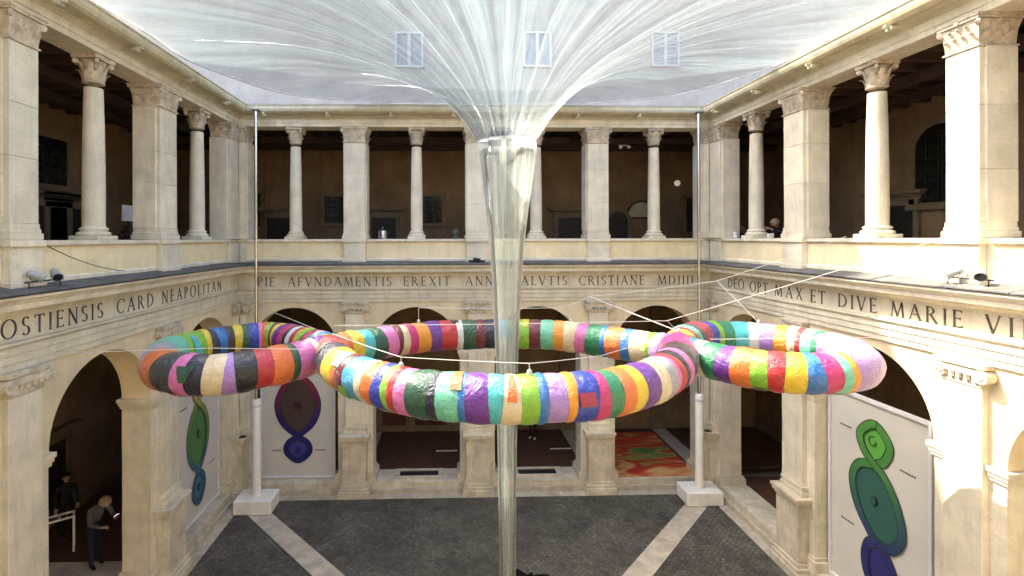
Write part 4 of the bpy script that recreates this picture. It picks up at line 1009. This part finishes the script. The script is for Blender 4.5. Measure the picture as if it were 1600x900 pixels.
for i, r_ in enumerate(rad):
    for k in range(NAf):
        a = 2 * math.pi * k / NAf; ca, sa = math.cos(a), math.sin(a)
        lim = 7.72 / ((abs(ca) ** 3.5 + abs(sa) ** 3.5) ** (1 / 3.5)); lim += .06 * math.sin(17 * a)
        f = max(0, (r_ - .96)) / (8.0 - .96); rr_ = r_ if r_ <= .96 else .96 + (lim - .96) * f ** 1.0
        z = ZE - AF * math.log(8.0 / r_) + .012 * math.sin(40 * a + r_) * min(1, r_ / 3) + .05 * math.sin(5 * a + 1.3 * r_) * min(1, max(0, r_ - 1.5) / 3) * (8 - r_) / 6
        b.add([(rr_ * ca, rr_ * sa, z)], [])
    if i:
        o0 = (i - 1) * NAf
        for k in range(NAf): b.f.append((o0 + k, o0 + (k + 1) % NAf, o0 + NAf + (k + 1) % NAf, o0 + NAf + k)); b.sm.append(True)
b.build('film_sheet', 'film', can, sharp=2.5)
# hem cable round the film
hem = []
for k in range(NAf + 1):
    a = 2 * math.pi * k / NAf; ca, sa = math.cos(a), math.sin(a); lim = 7.72 / ((abs(ca) ** 3.5 + abs(sa) ** 3.5) ** (1 / 3.5)) + .06 * math.sin(17 * a)
    hem.append((lim * ca, lim * sa, ZE))
q = MB(); q.tube(hem, .02, 6, cap=False); q.build('hem_cable', 'white_frame', can)
# creases gathered into the funnel: fine raised folds of the same film
fold = MB(); rf_ = random.Random(5)
for k in range(46):
    a = rf_.uniform(0, 6.28); r1_ = rf_.uniform(2.2, 6.8); path = []; w0 = rf_.uniform(.003, .007)
    for i in range(15):
        r_ = .56 * (r1_ / .56) ** (i / 14); lim = 1 if r_ <= .96 else 1
        ca, sa = math.cos(a + .02 * math.sin(i + k)), math.sin(a + .02 * math.sin(i + k)); l_ = 7.72 / ((abs(ca) ** 3.5 + abs(sa) ** 3.5) ** (1 / 3.5)); f = max(0, r_ - .96) / 7.04; rr_ = r_ if r_ <= .96 else .96 + (l_ - .96) * f
        path.append((rr_ * ca, rr_ * sa, ZE - AF * math.log(8 / r_) - .02))
    fold.tube(path, [w0 * (1 - .6 * i / 14) for i in range(15)], 5)
film_mat('film_fold', (.08, .4), .4, 10, (.6, .63, .62))
o = fold.build('film_folds', 'film_fold', can); o['kind'] = 'stuff'
# hoop at the neck and the tapering water tube
q = MB(); q.lathe([(.510, 10.41), (.524, 10.42), (.524, 10.455), (.510, 10.465), (.50, 10.44), (.510, 10.41)], seg=48, cap=False); q.build('hoop', 'film_fold', can)
tp = [(.515, 10.42), (.47, 10.0), (.395, 9.45), (.335, 8.95), (.29, 8.45), (.255, 7.9), (.225, 7.3), (.20, 6.6), (.183, 5.8), (.168, 5.0), (.155, 4.1), (.145, 3.2), (.135, 2.2), (.125, 1.0), (.12, .03)]
q = MB(); vs_ = []; NT = 72
for r_, z in tp:
    for k in range(NT):
        a = 2 * math.pi * k / NT; w_ = 1 + .022 * math.sin(4 * a + z * .8) + .018 * math.sin(9 * a - z) + .014 * math.sin(15 * a + 1.7 * z)
        vs_.append((r_ * w_ * math.cos(a), r_ * w_ * math.sin(a), z))
q.add(vs_, [(i * NT + k, i * NT + (k + 1) % NT, (i + 1) * NT + (k + 1) % NT, (i + 1) * NT + k) for i in range(len(tp) - 1) for k in range(NT)], True)
q.build('water_tube', 'tube_film', can, sharp=2.5)
wt = bpy.data.materials.new('water'); wt.use_nodes = True; MATS['water'] = wt
t = wt.node_tree; N = t.nodes; L = t.links; N.clear()
o_ = N.new('ShaderNodeOutputMaterial'); a_ = N.new('ShaderNodeBsdfTransparent'); a_.inputs[0].default_value = (.96, .98, .955, 1); g_ = N.new('ShaderNodeBsdfGlossy'); g_.inputs['Roughness'].default_value = .05
fr = N.new('ShaderNodeFresnel'); fr.inputs[0].default_value = 1.33; mx = N.new('ShaderNodeMixShader'); L.new(fr.outputs[0], mx.inputs[0]); L.new(a_.outputs[0], mx.inputs[1]); L.new(g_.outputs[0], mx.inputs[2]); L.new(mx.outputs[0], o_.inputs[0])
q = MB(); q.lathe([(r_ * .94, z) for r_, z in tp[:1]] + [(r_ * .93, z) for r_, z in tp[1:]], seg=32)
wc = q.build('water_column', 'water', can, sharp=2.5); wc.location.z = -.12

# ------------------------------------------------------------------ floodlights on the cornices
def floods(loc, rz, label, flip=1):
    e = empty('floodlight_rack', loc, rz); tag(e, label, 'floodlight', 'floodlights on the cornice ledges'); e.scale = (.72, .72, .72)
    q = MB(); q.tube([(-.55, 0, .16), (.55, 0, .16)], .018, 8); q.build('rail', 'black_metal', e)
    for x in (-.45, .45):
        q = MB(); q.tube([(x, 0, .16), (x, -.02, -.02)], .014, 6); q.box(x - .06, x + .06, -.06, .06, -.03, -.015); q.build('foot', 'black_metal', e)
    for x, ty in ((-.30 * flip, .5), (.28 * flip, -.4)):
        hd = MB(); 
        dirv = Vector((ty, -.55, -.35)).normalized(); c = Vector((x, -.03, .30))
        hd.tube([c - dirv * .17, c - dirv * .14, c + dirv * .10, c + dirv * .16, c + dirv * .17], [.05, .085, .10, .125, .11], 14); h = hd.build('lamp_head', 'pale_metal', e)
        hd = MB(); hd.tube([c + dirv * .171, c + dirv * .176], .10, 14); hd.build('lens', 'dark_glass', h)
        hd = MB(); hd.tube([(x, 0, .16), (x + .11, 0, .24), (x + .11, -.02, .32)], .012, 6); hd.tube([(x, 0, .16), (x - .11, 0, .24), (x - .11, -.02, .32)], .012, 6); hd.build('yoke', 'grey_metal', h)
pL = at_x(70, 440, -H + .28); floods((-H + .28, pL.y, 7.93), R(90), 'pair of white floodlights on the ledge of the left wing')
pR = at_x(1512, 425, H - .28); floods((H - .28, pR.y, 7.93), R(-90), 'pair of white floodlights on the sunlit ledge of the right wing', -1)
q = empty('ledge_spotlight', (at_y(745, 405, D - .25).x, D - .25, 7.93)); tag(q, 'small dark spotlight on the rear ledge behind the water tube', 'spotlight')
b = MB(); b.tube([(-.3, 0, .06), (.3, 0, .06)], .02, 8); b.build('rail', 'black_metal', q); b = MB(); b.tube([(-.12, 0, .12), (.12, -.05, .08)], .06, 10); b.build('lamp_head', 'black_metal', q)
b = MB(); b.box(-.25, .25, -.03, .03, 0, .05); b.build('foot', 'black_metal', q)

# ------------------------------------------------------------------ people
def person(name, label, J, loc, rz, top, trousers, hair, hair_len=.0, phone=None, shoes='cloth_black'):
    """J: joint dict; one continuous skinned body"""
    nm = [k for k in J if k != 'face']; idx = {k: i for i, k in enumerate(nm)}
    rad_ = dict(pelvis=.135, waist=.12, chest=.145, neck0=.075, neck=.052, head0=.072, head1=.098, head2=.085, shL=.068, shR=.068, elL=.045, elR=.045, wrL=.030, wrR=.030, haL=.034, haR=.034,
                hipL=.095, hipR=.095, knL=.062, knR=.062, anL=.042, anR=.042, toL=.036, toR=.036)
    E = [('pelvis', 'waist'), ('waist', 'chest'), ('chest', 'neck0'), ('neck0', 'neck'), ('neck', 'head0'), ('head0', 'head1'), ('head1', 'head2'), ('chest', 'shL'), ('chest', 'shR'), ('shL', 'elL'), ('elL', 'wrL'), ('wrL', 'haL'),
         ('shR', 'elR'), ('elR', 'wrR'), ('wrR', 'haR'), ('pelvis', 'hipL'), ('hipL', 'knL'), ('knL', 'anL'), ('anL', 'toL'), ('pelvis', 'hipR'), ('hipR', 'knR'), ('knR', 'anR'), ('anR', 'toR')]
    V = [Vector(J[k]) for k in nm]; RAD = [rad_[k] for k in nm]; EI = [(idx[a], idx[b]) for a, b in E]
    face = (Vector(J['face']) if 'face' in J else Vector((0, -1, 0)))
    for sd_ in 'LR':      # four fingers and a thumb, slightly curled
        h = Vector(J['ha' + sd_]); d = (h - Vector(J['wr' + sd_])).normalized(); s_ = d.cross(Vector((0, 0, 1)));
        if s_.length < .1: s_ = Vector((1, 0, 0))
        s_.normalize(); dn = s_.cross(d).normalized()
        if dn.z > 0: dn = -dn
        for k, Lf in enumerate((.055, .07, .075, .068)):
            p0 = h + s_ * ((k - 1.5) * .020) + d * .03; p1 = p0 + d * Lf * .6 + dn * .012; p2 = p1 + d * Lf * .4 + dn * .03
            i0 = len(V); V += [p0, p1, p2]; RAD += [.012, .0095, .008]; EI += [(idx['ha' + sd_], i0), (i0, i0 + 1), (i0 + 1, i0 + 2)]
        p0 = h - s_ * .04 - d * .01; p1 = p0 + d * .035 - s_ * .012; i0 = len(V); V += [p0, p1]; RAD += [.013, .010]; EI += [(idx['ha' + sd_], i0), (i0, i0 + 1)]
    hc = Vector(J['head1']); hup = (Vector(J['head2']) - Vector(J['head0'])).normalized()
    face = (face - hup * face.dot(hup)).normalized()
    V.append(hc + face * .105 - hup * .01); RAD.append(.016); EI.append((idx['head1'], len(V) - 1))       # nose
    sidev = face.cross(hup).normalized()
    for sg in (-1, 1): V.append(hc + sidev * (.098 * sg)); RAD.append(.018); EI.append((idx['head1'], len(V) - 1))   # ears
    me = bpy.data.meshes.new('skel'); me.from_pydata([v[:] for v in V], EI, [])
    o = bpy.data.objects.new('skel', me); COL.objects.link(o)
    sk = o.modifiers.new('Skin', 'SKIN'); sk.branch_smoothing = .6
    for i, sv in enumerate(me.skin_vertices[0].data): sv.radius = (RAD[i], RAD[i]); sv.use_root = (i == idx['pelvis'])
    ss = o.modifiers.new('Sub', 'SUBSURF'); ss.levels = 2; ss.render_levels = 2
    dg = bpy.context.evaluated_depsgraph_get(); m2 = bpy.data.meshes.new_from_object(o.evaluated_get(dg)); m2.name = 'body'
    bpy.data.objects.remove(o)
    e = empty(name, loc, rz); tag(e, label, 'person')
    m2.materials.clear()
    for k in ('skin', top, trousers, shoes): m2.materials.append(MATS[k])
    nV = len(nm)
    zone = {('pelvis', 'waist'): 2, ('waist', 'chest'): 1, ('chest', 'neck0'): 1, ('chest', 'shL'): 1, ('chest', 'shR'): 1, ('shL', 'elL'): 1, ('shR', 'elR'): 1, ('elL', 'wrL'): 1, ('elR', 'wrR'): 1, ('pelvis', 'hipL'): 2, ('pelvis', 'hipR'): 2,
            ('hipL', 'knL'): 2, ('hipR', 'knR'): 2, ('knL', 'anL'): 2, ('knR', 'anR'): 2, ('anL', 'toL'): 3, ('anR', 'toR'): 3}
    seg_ = [(V[a], V[b], zone.get((nm[a], nm[b]), 0) if a < nV and b < nV else 0, (RAD[a] + RAD[b]) / 2) for a, b in EI]
    for p in m2.polygons:
        c = p.center; best = None
        for a, b, z_, r_ in seg_:
            ab = b - a; t_ = max(0, min(1, (c - a).dot(ab) / max(1e-9, ab.length_squared))); dd = (c - a - ab * t_).length - r_
            if best is None or dd < best[0]: best = (dd, z_)
        p.material_index = best[1]; p.use_smooth = True
    body = put('body', m2, e)
    # hair cap, eyes and mouth
    hb = MB(); vs_ = []; nu, nv = 18, 10
    for i in range(nv + 1):
        th = math.pi * (.62 + hair_len) * i / nv
        for k in range(nu):
            ph = 2 * math.pi * k / nu; out = face * math.cos(ph) + sidev * math.sin(ph)
            fr_ = max(0, math.cos(ph)); tl_ = th * (1 - .42 * fr_)
            rr_ = .118 + .012 * math.sin(5 * ph + 3 * i)
            vs_.append(hc + hup * (.018 + math.cos(tl_) * .13) + out * (math.sin(tl_) * rr_) - face * .012)
    hb.add(vs_, [(i * nu + k, i * nu + (k + 1) % nu, (i + 1) * nu + (k + 1) % nu, (i + 1) * nu + k) for i in range(nv) for k in range(nu)], True); hb.build('hair', hair, e)
    ey = MB()
    for sg in (-1, 1):
        c = hc + face * .088 + sidev * (.034 * sg) + hup * .012; ey.lathe([(0, -.009), (.009, -.004), (.009, .004), (0, .009)], tuple(c), 8, cap=False)
    ey.build('eyes', 'cloth_black', e)
    mo = MB(); c = hc + face * .090 - hup * .052; mo.tube([c - sidev * .025, c + face * .004, c + sidev * .025], .006, 6); mo.build('mouth', 'red_wood', e)
    return e
STAND = dict(pelvis=(0, 0, .94), waist=(0, 0, 1.08), chest=(0, 0, 1.30), neck0=(0, 0, 1.43), neck=(0, 0, 1.49), head0=(0, -.01, 1.54), head1=(0, -.02, 1.62), head2=(0, -.02, 1.68), shL=(.17, 0, 1.38), shR=(-.17, 0, 1.38), elL=(.23, .02, 1.10), elR=(-.23, .02, 1.10),
             wrL=(.24, -.06, .86), wrR=(-.24, -.06, .86), haL=(.24, -.08, .79), haR=(-.24, -.08, .79), hipL=(.09, 0, .88), hipR=(-.09, 0, .88), knL=(.10, -.02, .48), knR=(-.10, -.02, .48), anL=(.10, 0, .07), anR=(-.10, 0, .07), toL=(.11, -.16, .035), toR=(-.11, -.16, .035))
SEAT = dict(STAND); SEAT.update(pelvis=(0, .05, .50), waist=(0, .06, .66), chest=(0, .02, .90), neck0=(0, -.02, 1.03), neck=(0, -.05, 1.09), head0=(0, -.08, 1.14), head1=(0, -.11, 1.21), head2=(0, -.12, 1.27), shL=(.17, -.01, .98), shR=(-.17, -.01, .98), elL=(.22, -.12, .74), elR=(-.22, -.12, .74),
            wrL=(.12, -.33, .76), wrR=(-.12, -.33, .80), haL=(.08, -.40, .80), haR=(-.08, -.40, .84), hipL=(.09, 0, .47), hipR=(-.09, 0, .47), knL=(.11, -.40, .48), knR=(-.11, -.40, .48), anL=(.11, -.38, .07), anR=(-.11, -.38, .07), toL=(.11, -.54, .035), toR=(-.11, -.54, .035))
# loggia: two café guests behind the right parapet
def chair(loc, rz, label, m='dark_wood'):
    e = empty('chair', loc, rz); tag(e, label, 'chair')
    q = MB(); q.bbox(-.21, .21, -.21, .21, .40, .44, .01); q.build('seat', m, e)
    for sx in (-1, 1):
        for sy in (-1, 1):
            q = MB(); q.tube([(sx * .18, sy * .18, 0), (sx * .18, sy * .18, .41)], .018, 8); q.build('leg', m, e)
    q = MB(); q.tube([(-.18, .19, .43), (-.18, .23, .82), (.18, .23, .82), (.18, .19, .43)], .016, 8); q.box(-.17, .17, .215, .235, .62, .80); q.build('backrest', m, e)
# seat height raised: stools so the heads show over the coping as in the photo
p = at_x(1218, 345, H + .95); _e = person('person', 'fair-haired person in black leaning over the right parapet holding something pale', {**STAND, 'pelvis': (0, .22, .92), 'waist': (0, .20, 1.06), 'chest': (0, .03, 1.20), 'neck0': (0, -.10, 1.24), 'neck': (0, -.14, 1.27), 'head0': (0, -.18, 1.29), 'head1': (0, -.22, 1.34), 'head2': (0, -.24, 1.40), 'shL': (.17, .0, 1.24), 'shR': (-.17, 0, 1.24), 'elL': (.24, -.20, 1.10), 'elR': (-.24, -.20, 1.10), 'wrL': (.10, -.38, 1.16), 'wrR': (-.08, -.40, 1.18), 'haL': (.06, -.44, 1.20), 'haR': (-.04, -.46, 1.22), 'hipL': (.09, .22, .86), 'hipR': (-.09, .22, .86), 'knL': (.1, .14, .47), 'knR': (-.1, .14, .47), 'anL': (.1, .2, .07), 'anR': (-.1, .2, .07), 'toL': (.11, .04, .035), 'toR': (-.11, .04, .035)},
                                (H + 1.0, p.y, ZL), R(-75), 'cloth_black', 'cloth_black', 'hair_fair', .06); _e.scale = (1.1, 1.1, 1.1)
p = at_x(1158, 350, H + 1.1); person('person', 'grey-haired person in black standing behind the right parapet near the corner', {**STAND}, (H + 1.2, at_x(1159, 350, H + 1.2).y, ZL - .30), R(-60), 'cloth_black', 'cloth_black', 'hair_grey')
pc_ = at_x(1149, 362, H + .25)
q = MB(); q.lathe([(.0, 0), (.05, 0), (.055, .02), (.058, .16), (.05, .2), (.045, .2), (.045, .02), (0, .02)], (H + .25, pc_.y, 8.742), 14, cap=False)
o = q.build('white_cup', 'cloth_white'); tag(o, 'white cup standing on the right parapet near the corner', 'cup')
q = MB(); q.bbox(-.09, .09, -.03, .03, 0, .13, .01); o = q.build('paper_bag', 'cloth_white', None, (H + .35, at_x(1204, 355, H + .35).y, 8.745)); tag(o, 'small pale packet on the right parapet before the fair-haired person', 'packet')
# rear walk: person in black, only legs and shoes show under the ring
p = at_z(832, 685, .38); person('person', 'person in black with white shoes in the rear portico, half hidden by the ring', STAND, (p.x, p.y, .366), R(-30), 'cloth_black', 'cloth_black', 'hair_dark', .1, shoes='cloth_white')
# left arch: person bending over, holding a lit phone; table frame; second person behind
XL = -H - 1.5
p = at_x(150, 830, XL)
BEND = dict(STAND); BEND.update(pelvis=(0, .10, .93), waist=(0, .07, 1.07), chest=(0, -.06, 1.28), neck0=(0, -.15, 1.38), neck=(0, -.20, 1.42), head0=(0, -.24, 1.45), head1=(0, -.30, 1.49), head2=(0, -.34, 1.53), shL=(.17, -.06, 1.35), shR=(-.17, -.06, 1.35), elL=(.24, -.18, 1.08), elR=(-.24, -.18, 1.08), wrL=(.14, -.40, 1.12), wrR=(-.14, -.38, 1.02), haL=(.11, -.47, 1.15), haR=(-.11, -.44, 1.03), hipL=(.09, .10, .87), hipR=(-.09, .10, .87), knL=(.10, .05, .47), knR=(-.1, .0, .47), anL=(.1, .12, .07), anR=(-.1, .03, .07), toL=(.11, -.04, .035), toR=(-.11, -.13, .035))
BEND['face'] = (0, -.6, -.8)
PP = at_z(150, 884, .366); PS = 1.16
per = person('person', 'person in pale grey top and dark trousers looking down in the left arch', BEND, tuple(PP), R(65), 'cloth_grey', 'cloth_navy', 'hair_fair', .05); per.scale = (PS,) * 3
ph = MB(); ph.bbox(-.04, .04, -.006, .006, -.075, .075, .003)
M_ = Matrix.Translation(per.location) @ Matrix.Rotation(R(65), 4, 'Z'); hp = M_ @ (Vector((.10, -.54, 1.20)) * PS)
o = ph.build('phone', 'black_metal', None, tuple(hp)); o.rotation_euler = (R(-50), 0, R(65 - 180)); tag(o, 'bright lit phone held by the person in pale grey in the left arch', 'phone')
ph = MB(); ph.box(-.036, .036, -.0075, -.0062, -.068, .068); ph.build('screen', 'phone_screen', o)
person('person', 'dark-clothed person standing at the back of the left arch', STAND, (at_z(98, 850, .366).x - .3, at_z(98, 850, .366).y + .5, .366), R(40), 'cloth_black', 'cloth_black', 'hair_dark')
# white table frame
ta = at_x(90, 866, -H - 1.2); tz = at_x(90, 806, -H - 1.2).z
e = empty('table_frame', tuple(at_z(92, 862, .366)), R(35)); tag(e, 'white metal table frame in the dark left arch', 'table')
ht = .92
for sx in (-.30, .30):
    for sy in (-.16, .16):
        q = MB(); q.bbox(sx - .022, sx + .022, sy - .022, sy + .022, 0, ht, .004); q.build('leg', 'white_paint', e)
q = MB(); q.bbox(-.322, .322, -.182, -.138, ht, ht + .045, .004); q.bbox(-.322, .322, .138, .182, ht, ht + .045, .004); q.bbox(-.322, -.278, -.138, .138, ht, ht + .045, .004); q.bbox(.278, .322, -.138, .138, ht, ht + .045, .004); q.bbox(-.03, .03, -.138, .138, ht, ht + .045, .004); q.build('top_frame', 'white_paint', e)

# ------------------------------------------------------------------ small things in the loggias
def wall_lamp(loc, label, out):
    e = empty('wall_lamp', loc); tag(e, label, 'lamp')
    q = MB(); q.lathe([(0, -.13), (.07, -.11), (.12, -.04), (.13, .02), (.11, .08), (.05, .125), (0, .13)], tuple(Vector(out) * .2), 16, cap=False); q.build('globe', 'lamp_glow', e)
    q = MB(); q.tube([(0, 0, -.16), Vector(out) * .1 + Vector((0, 0, -.18)), Vector(out) * .2 + Vector((0, 0, -.13))], .018, 8); q.build('arm', 'black_metal', e)
c = at_y(1055, 288, YI); wall_lamp((c.x, YI - .005, c.z), 'round pale wall lamp in the rear loggia near the right corner', (0, -1, 0))
c = at_y(975, 231, 18.6); 
e = empty('ceiling_spots', (c.x, 18.6, 12.35)); tag(e, 'twin pale spotlights under the beams of the rear loggia, right of the middle', 'spotlight')
for sx in (-.12, .12):
    q = MB(); q.tube([(sx, 0, -.02), (sx * 1.4, -.14, -.10)], [.05, .065], 10); q.build('lamp_head', 'white_paint', e)
q = MB(); q.box(-.2, .2, -.03, .03, -.02, .01); q.build('rail', 'white_paint', e)
# potted red plant with a white card, left loggia
pp = at_x(204, 350, -H - 1.2); e = empty('potted_plant', (-H - 1.2, pp.y, ZL)); tag(e, 'dark red leafy plant behind the left parapet', 'plant')
q = MB(); q.lathe([(.16, 0), (.2, .35), (.22, .42), (.2, .42), (.18, .36)], seg=16); q.build('pot', 'cane', e)
rp = random.Random(2); q = MB(); q2 = MB()
for k in range(150):
    a = rp.uniform(0, 6.28); el_ = rp.uniform(.1, 1.4); rr_ = rp.uniform(.2, .52); c = Vector((rr_ * math.cos(a) * math.cos(el_), rr_ * math.sin(a) * math.cos(el_), .75 + rr_ * math.sin(el_) * 1.3))
    d = Vector((rp.uniform(-1, 1), rp.uniform(-1, 1), rp.uniform(-.6, 1))).normalized(); s_ = d.cross(Vector((.3, .5, .8))).normalized()
    (q if k % 3 else q2).add([c - d * .07, c + s_ * .035, c + d * .07, c - s_ * .035], [(0, 1, 2, 3)])
q.build('foliage', 'leaf_red', e); q2.build('green_foliage', 'leaf_green', e)
q = MB()
for k in range(7):
    a = k * .9; q.tube([(0, 0, .38), (.1 * math.cos(a), .1 * math.sin(a), .8), (.25 * math.cos(a), .25 * math.sin(a), 1.1)], .012, 5)
q.build('stems', 'leaf_green', e)
cc_ = at_x(202, 332, -H - 1.7); e = empty('notice_board', (-H - 1.7, cc_.y, ZL)); tag(e, 'white notice card on a stand behind the red plant in the left loggia', 'notice')
q = MB(); q.box(-.01, .01, -.30, .30, cc_.z - ZL - .22, cc_.z - ZL + .22); q.build('card', 'cloth_white', e)
q = MB(); q.tube([(-.03, 0, 0), (-.03, 0, cc_.z - ZL)], .015, 6); q.lathe([(.16, 0), (.16, .02)], (-.03, 0, 0), 14); q.build('stand', 'black_metal', e)
# bright body added for a window reflection in the middle rear doorway, small things on the rear parapet
c = at_y(598, 355, 19.0); e = empty('reflection_body', (c.x, 19.0, ZL)); tag(e, 'bright metal body added for the window reflection at the rear loggia doorway', 'glint')
q = MB(); q.lathe([(.30, 0), (.30, .75), (.28, .78)], seg=16); q.build('stand', 'dark_wood', e)
q = MB(); q.lathe([(.22, .78), (.26, .82), (.26, 1.28), (.24, 1.36), (.10, 1.44), (.03, 1.46), (.03, 1.5)], seg=24); q.build('glint_body', 'chrome', e)
c = at_y(712, 355, 17.05)
q = MB(); q.lathe([(0, 0), (.09, 0), (.10, .02), (.06, .10), (.10, .17), (.12, .22), (.07, .34), (0, .36)], (c.x, 16.95, 8.742), 14, cap=False); o = q.build('white_vase', 'cloth_grey'); tag(o, 'small pale vase on the rear parapet left of the funnel', 'vase')

# thin cable slung across the left parapet
def cable(a, b, label):
    q = MB(); a = Vector(a); b = Vector(b); q.tube([a.lerp(b, k / 12) - Vector((0, 0, .10 * 4 * (k / 12) * (1 - k / 12))) for k in range(13)], .008, 6)
    o = q.build('cable', 'black_metal'); tag(o, label, 'cable')
cable(at_x(57, 377, -H - .0) + Vector((.07, 0, 0)), at_x(195, 422, -H + .14), 'thin dark cable slanting down across the left parapet')

# fourth wing, just behind the camera: plain arcade wall below, open loggia at camera height, roof above
fw = empty('cloister_wing', (0, -.9, 0)); tag(fw, 'cloister wing behind the camera, closing the court on its near side', 'building')
q = MB(); q.box(-H - DEP, H + DEP, 0, .5, 0, 7.9); q.build('arcade_wall', 'plaster_arch', fw)
q = MB(); q.box(-H - DEP, H + DEP, -DEP, .45, 12.6, 13.1); q.build('entablature', 'stone', fw)
q = MB(); q.box(-H - DEP, H + DEP, -DEP - .3, -DEP, 0, 13.0); q.build('inner_wall', 'plaster_in', fw)
q = MB(); q.sweep([(.9, 13.12), (.9, 13.2), (-6, 15.0), (-6, 14.9)], -H - DEP, H + DEP); q.build('roof', 'roof_tile', fw)
for u in (-2 * S, -S, S, 2 * S):
    q = MB(); q.bbox(u - .4, u + .4, -.05, .45, 7.901, 12.599, .01); q.build('pillar', 'stone', fw)
